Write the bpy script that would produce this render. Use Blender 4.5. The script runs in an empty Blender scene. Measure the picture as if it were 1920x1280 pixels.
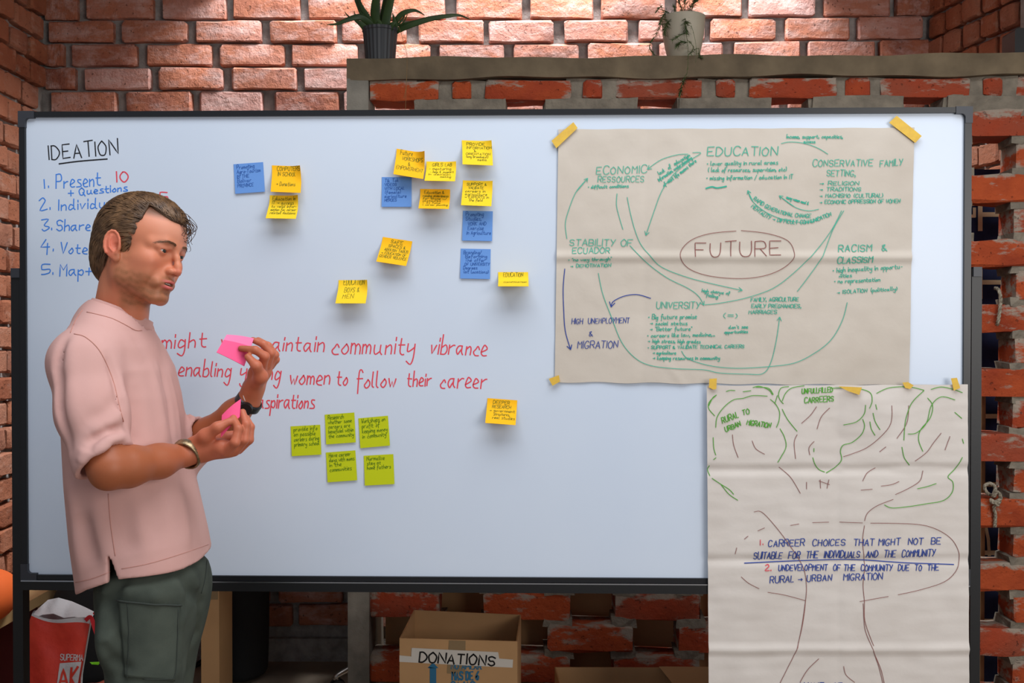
import bpy, bmesh, math, random
import numpy as np
from mathutils import Vector, Matrix, noise as mnoise

# ------------------------------------------------------------ camera
SC = bpy.context.scene
COL = SC.collection
F = 1900.0
CH = 1.45
TILT = math.radians(0.7)
cam_d = bpy.data.cameras.new('camera'); cam = bpy.data.objects.new('camera', cam_d); COL.objects.link(cam)
cam_d.sensor_width = 36.0; cam_d.lens = F / 1920.0 * 36.0
cam_d.clip_start = 0.05; cam_d.clip_end = 60
cam.location = (0, 0, CH); cam.rotation_euler = (math.pi / 2 - TILT, 0, 0)
SC.camera = cam
# ------------------------------------------------------------ light
SC.view_settings.view_transform = 'Standard'
SC.view_settings.look = 'None'
SC.view_settings.gamma = 1.0
SC.view_settings.use_curve_mapping = False
SC.view_settings.exposure = 0.0
W = bpy.data.worlds.new('world'); SC.world = W; W.use_nodes = True
W.node_tree.nodes['Background'].inputs[0].default_value = (0.78, 0.86, 1.0, 1)
W.node_tree.nodes['Background'].inputs[1].default_value = 0.33

def area(name, loc, target, sx, sy, power, col):
    l = bpy.data.lights.new(name, 'AREA'); l.shape = 'RECTANGLE'; l.size = sx; l.size_y = sy
    l.energy = power; l.color = col
    o = bpy.data.objects.new(name, l); COL.objects.link(o); o.location = loc
    d = Vector(target) - Vector(loc)
    o.rotation_euler = d.to_track_quat('-Z', 'Y').to_euler()
    return o
area('skylight_front', (0.25, 1.15, 3.75), (0.15, 2.3, 1.2), 3.2, 1.5, 78, (0.93, 0.96, 1.0))
area('skylight_back', (0.1, 3.95, 4.2), (0.1, 4.15, 1.6), 1.7, 0.5, 205, (0.95, 0.97, 1.0))
area('window_light', (2.4, -0.8, 1.9), (0.2, 3.0, 0.8), 1.8, 1.6, 58, (1.0, 0.95, 0.9))

# ------------------------------------------------------------ geometry helpers
ct, st = math.cos(TILT), math.sin(TILT)
def ray(px, py):
    a = (px - 960) / F; b = (640 - py) / F
    return Vector((a, ct + st * b, -st + ct * b))
def P(px, py, Y):
    r = ray(px, py); return Vector((0, 0, CH)) + r * (Y / r.y)
def proj(p):
    x, y, z = p[0], p[1], p[2] - CH
    dep = y * ct - z * st; up = y * st + z * ct
    return 960 + F * x / dep, 640 - F * up / dep

class Frame:      # a vertical working plane, yawed a little: u along it, d towards the camera, z up
    def __init__(s, Y0, slope):
        s.Y0 = Y0; n = math.hypot(1, slope); s.u = Vector((1 / n, -slope / n, 0)); s.n = Vector((-slope / n, -1 / n, 0))
    def at(s, u, d, z):
        return Vector((0, s.Y0, 0)) + s.u * u + s.n * d + Vector((0, 0, z))
    def uz(s, px, py, d=0.0):
        r = ray(px, py); o = Vector((0, 0, CH)); p0 = Vector((0, s.Y0, 0)) + s.n * d
        t = (p0 - o).dot(s.n) / r.dot(s.n); p = o + r * t
        return (p - Vector((0, s.Y0, 0))).dot(s.u), p.z

def tag(o, label=None, cat=None, group=None, kind=None):
    if label: o['label'] = label
    if cat: o['category'] = cat
    if group: o['group'] = group
    if kind: o['kind'] = kind
    return o
def empty(name, loc, label=None, cat=None, group=None, kind=None):
    o = bpy.data.objects.new(name, None); COL.objects.link(o); o.location = loc; o.empty_display_size = 0.05
    return tag(o, label, cat, group, kind)
def wloc(o):
    v = Vector(o.location)
    while o.parent: o = o.parent; v += Vector(o.location)
    return v
def obj(name, verts, faces, mat, parent=None, origin=None, smooth=False, mats=None, fmat=None):
    verts = np.asarray([tuple(v) for v in verts] if not isinstance(verts, np.ndarray) else verts, dtype=np.float64).reshape(-1, 3)
    if origin is None:
        origin = wloc(parent) if parent else Vector(((verts[:, 0].min() + verts[:, 0].max()) / 2, (verts[:, 1].min() + verts[:, 1].max()) / 2, verts[:, 2].min()))
    org = np.array(origin)
    me = bpy.data.meshes.new(name)
    me.from_pydata((verts - org).tolist(), [], [tuple(int(i) for i in f) for f in faces] if not isinstance(faces, np.ndarray) else faces.tolist())
    for m in (mats or [mat]): me.materials.append(m)
    if fmat is not None: me.polygons.foreach_set('material_index', fmat)
    if smooth: me.polygons.foreach_set('use_smooth', [True] * len(me.polygons))
    me.update()
    o = bpy.data.objects.new(name, me); COL.objects.link(o)
    o.parent = parent; o.location = Vector(origin) - (wloc(parent) if parent else Vector((0, 0, 0)))
    return o

class MB:          # collects shapes for one mesh
    def __init__(s): s.v = []; s.f = []; s.m = []
    def add(s, vs, fs, m=0):
        k = len(s.v); s.v += [Vector(v) for v in vs]; s.f += [tuple(i + k for i in f) for f in fs]; s.m += [m] * len(fs)
    def hexa(s, c, m=0):   # 8 corners: bottom ring 4, top ring 4
        s.add(c, [(0, 3, 2, 1), (4, 5, 6, 7), (0, 1, 5, 4), (1, 2, 6, 5), (2, 3, 7, 6), (3, 0, 4, 7)], m)
    def box(s, a, b, m=0, fr=None):
        x0, y0, z0 = a; x1, y1, z1 = b
        c = [(x0, y0, z0), (x1, y0, z0), (x1, y1, z0), (x0, y1, z0), (x0, y0, z1), (x1, y0, z1), (x1, y1, z1), (x0, y1, z1)]
        if fr: c = [fr.at(p[0], -p[1], p[2]) for p in c]    # y = depth behind the plane
        s.hexa(c, m)
    def tube(s, pts, r, n=8, caps=True, m=0, closed=False, flat=1.0):
        pts = [Vector(p) for p in pts]; N = len(pts); rr = r if hasattr(r, '__len__') else [r] * N
        k = len(s.v); up = None
        for i in range(N):
            if closed: t = pts[(i + 1) % N] - pts[i - 1]
            else: t = pts[min(i + 1, N - 1)] - pts[max(i - 1, 0)]
            t = t.normalized() if t.length > 1e-9 else Vector((0, 0, 1))
            if up is None: up = Vector((0, 0, 1)) if abs(t.z) < 0.9 else Vector((1, 0, 0))
            a = up - t * up.dot(t)
            a = a.normalized() if a.length > 1e-6 else t.orthogonal().normalized()
            b = t.cross(a); up = a
            for j in range(n):
                an = 2 * math.pi * j / n
                s.v.append(pts[i] + (a * math.cos(an) * flat + b * math.sin(an)) * rr[i])
        L = N if closed else N - 1
        for i in range(L):
            for j in range(n):
                q = (k + i * n + j, k + i * n + (j + 1) % n, k + ((i + 1) % N) * n + (j + 1) % n, k + ((i + 1) % N) * n + j)
                s.f.append(q); s.m.append(m)
        if caps and not closed:
            s.f.append(tuple(k + j for j in reversed(range(n)))); s.m.append(m)
            s.f.append(tuple(k + (N - 1) * n + j for j in range(n))); s.m.append(m)
    def lathe(s, c, prof, n=24, m=0, capb=True, capt=True, flute=0, amp=0.0):
        k = len(s.v); c = Vector(c)
        for (r, z) in prof:
            for j in range(n):
                a = 2 * math.pi * j / n; q = r * (1 + amp * math.cos(flute * a)) if flute else r
                s.v.append(c + Vector((q * math.cos(a), q * math.sin(a), z)))
        for i in range(len(prof) - 1):
            for j in range(n):
                s.f.append((k + i * n + j, k + i * n + (j + 1) % n, k + (i + 1) * n + (j + 1) % n, k + (i + 1) * n + j)); s.m.append(m)
        if capb: s.f.append(tuple(k + j for j in reversed(range(n)))); s.m.append(m)
        if capt: s.f.append(tuple(k + (len(prof) - 1) * n + j for j in range(n))); s.m.append(m)
    def build(s, name, mat, parent=None, origin=None, smooth=False, mats=None):
        return obj(name, s.v, s.f, mat, parent, origin, smooth, mats, s.m if mats else None)

def catmull(pts, sub=4, closed=False):
    pts = [Vector(p) for p in pts]; n = len(pts)
    if n < 3: return pts
    out = []
    rng = range(n) if closed else range(n - 1)
    for i in rng:
        p0 = pts[(i - 1) % n] if closed else pts[max(i - 1, 0)]; p1 = pts[i]; p2 = pts[(i + 1) % n]; p3 = pts[(i + 2) % n] if closed else pts[min(i + 2, n - 1)]
        for k in range(sub):
            t = k / sub
            out.append(0.5 * ((2 * p1) + (p2 - p0) * t + (2 * p0 - 5 * p1 + 4 * p2 - p3) * t * t + (3 * p1 - p0 - 3 * p2 + p3) * t ** 3))
    if not closed: out.append(pts[-1])
    return out

# ------------------------------------------------------------ materials
def lin(c):
    return tuple((x / 255 / 12.92) if x / 255 <= 0.04045 else ((x / 255 + 0.055) / 1.055) ** 2.4 for x in c)
def mat(name, rgb, rough=0.6, metal=0.0, rgb2=None, nscale=30.0, mixlo=0.35, mixhi=0.7, bump=0.0, bscale=200.0, bdist=0.002, spec=0.5, sss=0.0, coat=0.0):
    m = bpy.data.materials.new(name); m.use_nodes = True; nt = m.node_tree; b = nt.nodes['Principled BSDF']
    b.inputs['Base Color'].default_value = (*lin(rgb), 1); b.inputs['Roughness'].default_value = rough
    b.inputs['Metallic'].default_value = metal; b.inputs['Specular IOR Level'].default_value = spec
    if coat: b.inputs['Coat Weight'].default_value = coat
    if sss:
        b.inputs['Subsurface Weight'].default_value = sss; b.inputs['Subsurface Radius'].default_value = (0.012, 0.004, 0.002); b.inputs['Subsurface Scale'].default_value = 0.6
    tc = nt.nodes.new('ShaderNodeTexCoord')
    if rgb2:
        n = nt.nodes.new('ShaderNodeTexNoise'); n.inputs['Scale'].default_value = nscale; n.inputs['Detail'].default_value = 5
        nt.links.new(tc.outputs['Object'], n.inputs['Vector'])
        r = nt.nodes.new('ShaderNodeValToRGB'); r.color_ramp.elements[0].position = mixlo; r.color_ramp.elements[1].position = mixhi
        r.color_ramp.elements[0].color = (*lin(rgb), 1); r.color_ramp.elements[1].color = (*lin(rgb2), 1)
        nt.links.new(n.outputs['Fac'], r.inputs['Fac']); nt.links.new(r.outputs['Color'], b.inputs['Base Color'])
    if bump:
        n = nt.nodes.new('ShaderNodeTexNoise'); n.inputs['Scale'].default_value = bscale; n.inputs['Detail'].default_value = 4
        nt.links.new(tc.outputs['Object'], n.inputs['Vector'])
        q = nt.nodes.new('ShaderNodeBump'); q.inputs['Strength'].default_value = bump; q.inputs['Distance'].default_value = bdist
        nt.links.new(n.outputs['Fac'], q.inputs['Height']); nt.links.new(q.outputs['Normal'], b.inputs['Normal'])
    return m

def brick_mat(name, cols, smear, smear_lo, smear_hi, pit=0.5, film=0.0):
    m = bpy.data.materials.new(name); m.use_nodes = True; nt = m.node_tree; b = nt.nodes['Principled BSDF']; N = nt.nodes.new; L = nt.links.new
    b.inputs['Roughness'].default_value = 0.85; b.inputs['Specular IOR Level'].default_value = 0.25
    tc = N('ShaderNodeTexCoord'); oi = N('ShaderNodeObjectInfo')
    sc = N('ShaderNodeVectorMath'); sc.operation = 'SCALE'; sc.inputs[0].default_value = (37, 53, 71); L(oi.outputs['Random'], sc.inputs['Scale'])
    ad = N('ShaderNodeVectorMath'); ad.operation = 'ADD'; L(tc.outputs['Object'], ad.inputs[0]); L(sc.outputs[0], ad.inputs[1])
    rmp = N('ShaderNodeValToRGB'); e = rmp.color_ramp.elements
    while len(e) < len(cols): e.new(0.5)
    for i, c in enumerate(cols): e[i].position = i / (len(cols) - 1); e[i].color = (*lin(c), 1)
    n0 = N('ShaderNodeTexNoise'); n0.inputs['Scale'].default_value = 9; n0.inputs['Detail'].default_value = 6; L(ad.outputs[0], n0.inputs['Vector'])
    ma = N('ShaderNodeMath'); ma.operation = 'MULTIPLY_ADD'; ma.inputs[1].default_value = 0.9; L(n0.outputs['Fac'], ma.inputs[0])
    mb = N('ShaderNodeMath'); mb.operation = 'MULTIPLY_ADD'; mb.inputs[1].default_value = 0.8; mb.inputs[2].default_value = -0.38; L(oi.outputs['Random'], mb.inputs[0]); L(mb.outputs[0], ma.inputs[2])
    L(ma.outputs[0], rmp.inputs['Fac'])
    n1 = N('ShaderNodeTexNoise'); n1.inputs['Scale'].default_value = 14; n1.inputs['Detail'].default_value = 9; n1.inputs['Roughness'].default_value = 0.68
    mp = N('ShaderNodeMapping'); mp.inputs['Scale'].default_value = (0.6, 1, 1.5); L(ad.outputs[0], mp.inputs[0]); L(mp.outputs[0], n1.inputs['Vector'])
    r1 = N('ShaderNodeMapRange'); r1.inputs[1].default_value = smear_lo; r1.inputs[2].default_value = smear_hi; L(n1.outputs['Fac'], r1.inputs[0])
    fac = r1.outputs[0]
    if film:      # mortar dragged over the upper and end edges of each brick
        sp = N('ShaderNodeSeparateXYZ'); L(tc.outputs['Object'], sp.inputs[0])
        fz = N('ShaderNodeMapRange'); fz.inputs[1].default_value = 0.006; fz.inputs[2].default_value = 0.046; fz.inputs[4].default_value = film; L(sp.outputs[2], fz.inputs[0])
        ax = N('ShaderNodeMath'); ax.operation = 'ABSOLUTE'; L(sp.outputs[0], ax.inputs[0])
        fx = N('ShaderNodeMapRange'); fx.inputs[1].default_value = 0.105; fx.inputs[2].default_value = 0.148; fx.inputs[4].default_value = film * 0.8; L(ax.outputs[0], fx.inputs[0])
        a1 = N('ShaderNodeMath'); a1.operation = 'ADD'; L(fz.outputs[0], a1.inputs[0]); L(fx.outputs[0], a1.inputs[1])
        a2 = N('ShaderNodeMath'); a2.operation = 'ADD'; L(a1.outputs[0], a2.inputs[0]); L(n1.outputs['Fac'], a2.inputs[1])
        L(a2.outputs[0], r1.inputs[0])
    mx = N('ShaderNodeMix'); mx.data_type = 'RGBA'; L(r1.outputs[0], mx.inputs['Factor']); L(rmp.outputs[0], mx.inputs['A']); mx.inputs['B'].default_value = (*lin(smear), 1)
    # small dark pits
    n2 = N('ShaderNodeTexNoise'); n2.inputs['Scale'].default_value = 70; n2.inputs['Detail'].default_value = 3; L(ad.outputs[0], n2.inputs['Vector'])
    r2 = N('ShaderNodeMapRange'); r2.inputs[1].default_value = 0.66; r2.inputs[2].default_value = 0.72; r2.inputs[4].default_value = pit; L(n2.outputs['Fac'], r2.inputs[0])
    m2 = N('ShaderNodeMix'); m2.data_type = 'RGBA'; L(r2.outputs[0], m2.inputs['Factor']); L(mx.outputs['Result'], m2.inputs['A']); m2.inputs['B'].default_value = (*lin((70, 45, 38)), 1)
    L(m2.outputs['Result'], b.inputs['Base Color'])
    n3 = N('ShaderNodeTexNoise'); n3.inputs['Scale'].default_value = 32; n3.inputs['Detail'].default_value = 8; n3.inputs['Roughness'].default_value = 0.65; L(ad.outputs[0], n3.inputs['Vector'])
    sb = N('ShaderNodeMath'); sb.operation = 'SUBTRACT'; L(n3.outputs['Fac'], sb.inputs[0]); L(r2.outputs[0], sb.inputs[1])
    bp = N('ShaderNodeBump'); bp.inputs['Strength'].default_value = 0.9; bp.inputs['Distance'].default_value = 0.012; L(sb.outputs[0], bp.inputs['Height']); L(bp.outputs[0], b.inputs['Normal'])
    return m
# ------------------------------------------------------------ the setting
rnd = random.Random(5)
M_BACK = brick_mat('brick_back_wall', [(152, 96, 80), (184, 116, 88), (186, 130, 114), (196, 150, 140)], (216, 188, 182), 0.46, 0.80)
M_SIDE = brick_mat('brick_side_wall', [(144, 84, 60), (168, 106, 78), (172, 118, 94), (150, 98, 78)], (190, 162, 146), 0.55, 0.85)
M_LAT = brick_mat('brick_lattice', [(150, 60, 34), (188, 84, 44), (170, 70, 42), (156, 80, 58)], (168, 152, 136), 0.58, 0.68, 0.4, film=0.14)
M_MORT = mat('mortar_grey', (164, 160, 156), 0.95, rgb2=(126, 122, 118), nscale=22, bump=0.8, bscale=60, bdist=0.008)
M_MORT2 = mat('mortar_lattice', (142, 132, 116), 0.95, rgb2=(110, 102, 90), nscale=18, bump=0.9, bscale=55, bdist=0.008)
M_CONC = mat('concrete_render', (128, 112, 88), 0.95, rgb2=(100, 87, 68), nscale=9, bump=0.6, bscale=40, bdist=0.006)
M_CONC2 = mat('concrete_post', (148, 142, 130), 0.95, rgb2=(118, 114, 104), nscale=16, bump=0.5, bscale=90, bdist=0.004)
M_FLOOR = mat('floor_concrete', (156, 140, 122), 0.8, rgb2=(126, 112, 98), nscale=4, bump=0.2, bscale=60)

def brick_mesh(name, L, D, H, seed, m, jit=0.0045, rad=0.011):
    r = random.Random(seed); v = []; f = []
    xs = [-L / 2, -L / 2 + rad * 0.8, -L * 0.17, L * 0.17, L / 2 - rad * 0.8, L / 2]; ins = [rad * 0.55, 0, 0, 0, 0, rad * 0.55]
    k = 0.5
    for i, x in enumerate(xs):
        dd = D / 2 - ins[i]; hh = H / 2 - ins[i]; q = rad * k
        ring = [(-dd + q, -hh), (dd - q, -hh), (dd, -hh + q), (dd, hh - q), (dd - q, hh), (-dd + q, hh), (-dd, hh - q), (-dd, -hh + q)]
        dx = r.uniform(-jit, jit) * (0.5 if i in (0, 5) else 1)
        for (y, z) in ring: v.append((x + dx + r.uniform(-jit, jit) * 0.4, y + r.uniform(-jit, jit) * 0.5, z + r.uniform(-jit, jit) * 0.75))
    for i in range(5):
        for j in range(8): f.append((i * 8 + j, i * 8 + (j + 1) % 8, (i + 1) * 8 + (j + 1) % 8, (i + 1) * 8 + j))
    f.append(tuple(reversed(range(8)))); f.append(tuple(range(40, 48)))
    f = [tuple(reversed(q)) for q in f]
    me = bpy.data.meshes.new(name); me.from_pydata(v, [], f); me.materials.append(m)
    me.polygons.foreach_set('use_smooth', [True] * len(me.polygons)); me.set_sharp_from_angle(angle=math.radians(32)); me.update(); return me
def put(me, name, parent, loc, rz=0.0, sc=(1, 1, 1), tilt=0.0):
    o = bpy.data.objects.new(name, me); COL.objects.link(o); o.parent = parent
    o.location = Vector(loc) - wloc(parent); o.rotation_euler = (rnd.uniform(-0.02, 0.02), tilt, rz); o.scale = sc; return o

# floor
floor = obj('floor', [(-2.6, -1.5, 0), (3.2, -1.5, 0), (3.2, 4.9, 0), (-2.6, 4.9, 0)], [(0, 1, 2, 3)], M_FLOOR); tag(floor, kind='structure')
# back wall
YB = 4.42; XL = -2.03; XR = 1.82
mb = MB(); mb.box((XL - 0.3, YB + 0.014, -0.02), (XR + 0.2, YB + 0.22, 2.95)); mb.box((XL - 0.05, YB - 0.015, 0), (0.3, YB + 0.015, 0.1))
wall_back = mb.build('wall_back', M_MORT, origin=(0, YB, 0)); tag(wall_back, kind='structure')
BB = [brick_mesh('brick_back', 0.284, 0.10, 0.087, s, M_BACK) for s in range(8)]
S = YB / F
offs = [33, 98, 4, 26, -34, 38, -22, 10, -36, 20, -10, 36, -28, 8, 30, -30, 14, -20, 34, -8, 24, -32, 12, -14, 30, -26, 10, 0]
def sag(px): return 0.0 if px < 1000 else (px - 1000) / 650 * 7
for k in range(-5, 27):
    yt = 1 + 43.6 * k
    off = offs[k] if k >= 0 else (offs[k % 5] + 20)
    hidden = 230 < yt < 1060
    for j in range(0, 14):
        x0 = off + 137 * j + rnd.uniform(-3, 3); x1 = x0 + 121 + rnd.uniform(-3, 3)
        if x0 < 88: x0 = 90
        if x1 > 1738: x1 = 1738
        if x1 - x0 < 22: continue
        if hidden and not (x0 > 1700 or x1 < 180 or x0 > 1780): continue
        if yt > 1060 and x0 > 740: continue
        xc = (x0 + x1) / 2; zc = CH + (617 - (yt + 19 - sag(xc))) * S
        if zc < 0.14: continue
        L = (x1 - x0) * S
        put(BB[rnd.randrange(8)], 'brick', wall_back, ((xc - 960) * S, YB + 0.03 + rnd.uniform(-0.005, 0.004), zc), 0, (L / 0.284, 1, rnd.uniform(1.03, 1.09)), rnd.uniform(-0.008, 0.008))
# left wall
mb = MB(); mb.box((XL - 0.25, 1.2, -0.02), (XL - 0.016, YB + 0.2, 2.95)); wall_left = mb.build('wall_left', M_MORT, origin=(XL, 3.5, 0)); tag(wall_left, kind='structure')
SB = [brick_mesh('brick_side', 0.132, 0.10, 0.088, 50 + s, M_SIDE, 0.005, 0.014) for s in range(8)]
for k in range(-5, 27):
    zc = CH + (617 - (20 + 43.6 * k)) * S
    if zc < 0.05: continue
    y = YB - rnd.choice((0.03, 0.09))
    while y > 3.45:
        w = rnd.uniform(0.9, 1.06)
        put(SB[rnd.randrange(8)], 'brick', wall_left, (XL - 0.03 + rnd.uniform(-0.008, 0.006), y - 0.066, zc + rnd.uniform(-0.004, 0.004)), math.pi / 2, (w, 1, rnd.uniform(0.93, 1.03)), rnd.uniform(-0.02, 0.02))
        y -= 0.132 * w + 0.012
# right wall, splayed 12 degrees
RD = Vector((0.208, -1, 0)).normalized(); RN = Vector((-1, -0.208, 0)).normalized(); R0 = Vector((XR, YB, 0))
def RW(s, d, z): return R0 + RD * s + RN * d + Vector((0, 0, z))
mb = MB(); mb.hexa([RW(-0.2, -0.25, -0.02), RW(2.2, -0.25, -0.02), RW(2.2, -0.016, -0.02), RW(-0.2, -0.016, -0.02), RW(-0.2, -0.25, 2.95), RW(2.2, -0.25, 2.95), RW(2.2, -0.016, 2.95), RW(-0.2, -0.016, 2.95)])
mb.hexa([RW(0.6, -0.02, 0), RW(0.9, -0.02, 0), RW(0.9, 0.03, 0), RW(0.6, 0.03, 0), RW(0.6, -0.02, 2.95), RW(0.9, -0.02, 2.95), RW(0.9, 0.03, 2.95), RW(0.6, 0.03, 2.95)])
wall_right = mb.build('wall_right', M_MORT, origin=RW(1, 0, 0)); tag(wall_right, kind='structure')
ra = math.atan2(RD.y, RD.x)
for k in range(-5, 26):
    zc = CH + (617 - (13 + 43.6 * k)) * S; s = rnd.choice((0.0, 0.05))
    while s < 0.56:
        w = rnd.uniform(0.78, 0.86)
        put(SB[rnd.randrange(8)], 'brick', wall_right, RW(s + 0.054, -0.03 + rnd.uniform(-0.005, 0.005), zc), ra, (w, 1, rnd.uniform(0.94, 1.02)), rnd.uniform(-0.02, 0.02))
        s += 0.132 * w + 0.008

# ceiling slab with the skylight opening in front of the back wall (all above the frame)
mb = MB(); zc0, zc1 = 2.93, 3.03
for a, b in (((-2.4, 2.35), (3.4, 3.72)), ((-2.4, 3.72), (-1.25, 4.7)), ((1.28, 3.72), (3.4, 4.7))): mb.box((a[0], a[1], zc0), (b[0], b[1], zc1))
tag(mb.build('ceiling', mat('ceiling_concrete', (150, 144, 134), 0.95)), kind='structure')
mb = MB(); mb.box((-1.68, 3.62, .80), (-.56, YB + .02, .86)); mb.box((-.66, 4.2, 0), (-.56, YB + .02, .80))
tag(mb.build('added_shade_shelf_1', mat('added_shelf_concrete', (120, 112, 98), 0.95, bump=.4, bscale=50)), kind='structure')  # added shelf, unseen behind the board, put in to shade the floor below
# ------------------------------------------------------------ pierced brick screen
LF = Frame(3.43, 0.028)
def lz(y): return CH + (617 - y) / F * 3.384
PIT = (lz(145) - lz(1120)) / 16
ZT = lz(145)
screen = empty('wall_screen', LF.at(0.6, -0.06, 0)); tag(screen, kind='structure')
LB = [brick_mesh('brick_screen', 0.290, 0.125, 0.089, 90 + s, M_LAT, 0.0075, 0.009) for s in range(9)]
LH = [brick_mesh('brick_stub', 0.09, 0.125, 0.086, 120 + s, M_LAT, 0.006, 0.013) for s in range(4)]
mort = MB()
def blob(u0, u1, z0, z1, d0=0.004, d1=-0.115):
    j = lambda a: rnd.uniform(-a, a)
    n = 3; vs = []
    for dd in (d0, d1):
        for i in range(n + 1):
            u = u0 + (u1 - u0) * i / n
            vs.append(LF.at(u + j(0.006), dd + j(0.005), z0 + j(0.004))); vs.append(LF.at(u + j(0.006), dd + j(0.005), z1 + j(0.004)))
    f = []; h = 2 * (n + 1)
    for i in range(n):
        a = 2 * i
        f += [(a, a + 2, a + 3, a + 1), (h + a, h + a + 1, h + a + 3, h + a + 2), (a + 1, a + 3, h + a + 3, h + a + 1), (a, h + a, h + a + 2, a + 2)]
    f += [(0, 1, h + 1, h), (2 * n, h + 2 * n, h + 2 * n + 1, 2 * n + 1)]
    mort.add(vs, f)
UL = LF.uz(691, 640)[0]; UR = 1.98; PER = 0.4436; BL = 0.29
for k in range(0, 20):
    zc = ZT - 0.0445 - PIT * k
    if k == 0: zc = ZT - 0.033
    if zc < 0.0: break
    st0 = -0.094 if k % 2 == 0 else 0.121
    us = [st0 + PER * j for j in range(-2, 6)]
    for u0 in us:
        a, b = max(u0, UL + 0.004), min(u0 + BL, UR)
        # header / stub in the gap of the top course
        if k == 0:
            g0 = u0 + BL; g1 = u0 + PER
            if g0 > UL and g1 < UR:
                c = (g0 + g1) / 2
                put(LH[rnd.randrange(4)], 'brick', screen, LF.at(c, -0.062, zc), -0.028, (rnd.uniform(0.6, 0.9), 1, 0.72))
                blob(g0 - 0.01, g1 + 0.01, zc - 0.034, zc + 0.035, -0.012)
        if b - a < 0.03: continue
        L = b - a
        me = LB[rnd.randrange(9)] if L > 0.15 else LH[rnd.randrange(4)]
        Lm = 0.29 if L > 0.15 else 0.09
        put(me, 'brick', screen, LF.at((a + b) / 2, -0.0625 + rnd.uniform(-0.006, 0.004), zc), -0.028, (L / Lm, 1, rnd.uniform(0.97, 1.03) * (0.73 if k == 0 else 1)), rnd.uniform(-0.012, 0.012))
        # mortar beds on the overlap with the course above
        if k > 0:
            st1 = 0.121 if k % 2 == 0 else -0.094
            for u1 in [st1 + PER * j for j in range(-2, 6)]:
                o0, o1 = max(a, u1), min(b, u1 + BL)
                if o1 - o0 > 0.02: blob(o0 - 0.012, o1 + 0.012, zc + 0.038, (zc + PIT - 0.04) if k > 1 else ZT - 0.062, -0.003)
            if k == 1: blob(a - 0.004, b + 0.004, zc + 0.020, ZT - 0.064, 0.004)
tag(mort.build('mortar', M_MORT2, screen), kind='stuff')
mb = MB()
pu0 = LF.uz(652, 640)[0]
zt = lz(104) ; 
def wav(u, s): return 0.004 * math.sin(7 * u + s) + 0.003 * math.sin(19 * u + 2 * s)
n = 60; vs = []; fs = []
for i in range(n + 1):
    u = pu0 + (UR - pu0) * i / n
    zb = ZT + 0.004 + wav(u, 1) ; zu = zt + wav(u, 3) * 0.8
    vs += [LF.at(u, 0.012 + wav(u, 2) * 0.5, zb), LF.at(u, 0.012 + wav(u, 4) * 0.6, zu), LF.at(u, -0.135, zu), LF.at(u, -0.135, zb)]
for i in range(n):
    a = 4 * i; b = a + 4
    for q in range(4): fs.append((a + q, b + q, b + (q + 1) % 4, a + (q + 1) % 4))
fs += [(0, 1, 2, 3), (4 * n + 3, 4 * n + 2, 4 * n + 1, 4 * n)]
fs = [tuple(reversed(q)) for q in fs]
obj('coping', vs, fs, M_CONC, screen)
mb.box((pu0, -0.010, 0), (UL + 0.002, 0.13, ZT + 0.006), fr=LF); mb.build('end_post', M_CONC2, screen)
mb = MB(); mb.hexa([LF.at(1.93, 0.01, 0), LF.at(2.05, 0.01, 0), LF.at(2.05, -0.13, 0), LF.at(1.93, -0.13, 0), LF.at(1.93, 0.01, ZT), LF.at(2.05, 0.01, ZT), LF.at(2.05, -0.13, ZT), LF.at(1.93, -0.13, ZT)])
mb.build('end_pier', M_CONC2, screen)
# ------------------------------------------------------------ whiteboard on its stand
BF = Frame(2.58, 0.0227)
M_WB = mat('whiteboard_enamel', (208, 218, 231), 0.22, spec=0.35, rgb2=(203, 214, 229), nscale=2)
M_BLK = mat('black_frame', (20, 21, 24), 0.35, spec=0.45)
M_BLK2 = mat('black_corner_plastic', (48, 50, 56), 0.45)
M_STEEL = mat('black_steel', (13, 14, 16), 0.42, bump=0.05)
M_ALU = mat('bright_strip', (190, 194, 200), 0.25, metal=1.0)
M_RUB = mat('castor_rubber', (28, 28, 30), 0.6)
ul, ztop = BF.uz(38, 210); ur, _ = BF.uz(1820, 202); zb = BF.uz(960, 1090)[1]; ztop = BF.uz(960, 206)[1]
board = empty('whiteboard', BF.at((ul + ur) / 2, 0, 0), 'large white marker board in a black frame on a black wheeled stand', 'whiteboard')
FW = 0.0155
il, ir, iz0, iz1 = ul + FW, ur - FW * 1.1, zb + FW * 0.8, ztop - FW * 0.9
mb = MB(); mb.box((ul + 0.006, 0.0, zb + 0.004), (ur - 0.006, 0.018, ztop - 0.004), fr=BF); mb.build('writing_surface', M_WB, board)
mb = MB()
mb.box((ul, -0.008, zb), (il, 0.022, ztop), fr=BF); mb.box((ir, -0.008, zb), (ur, 0.022, ztop), fr=BF)
mb.box((il, -0.008, zb), (ir, 0.022, iz0), fr=BF); mb.box((il, -0.008, iz1), (ir, 0.022, ztop), fr=BF)
mb.build('frame', M_BLK, board)
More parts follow.
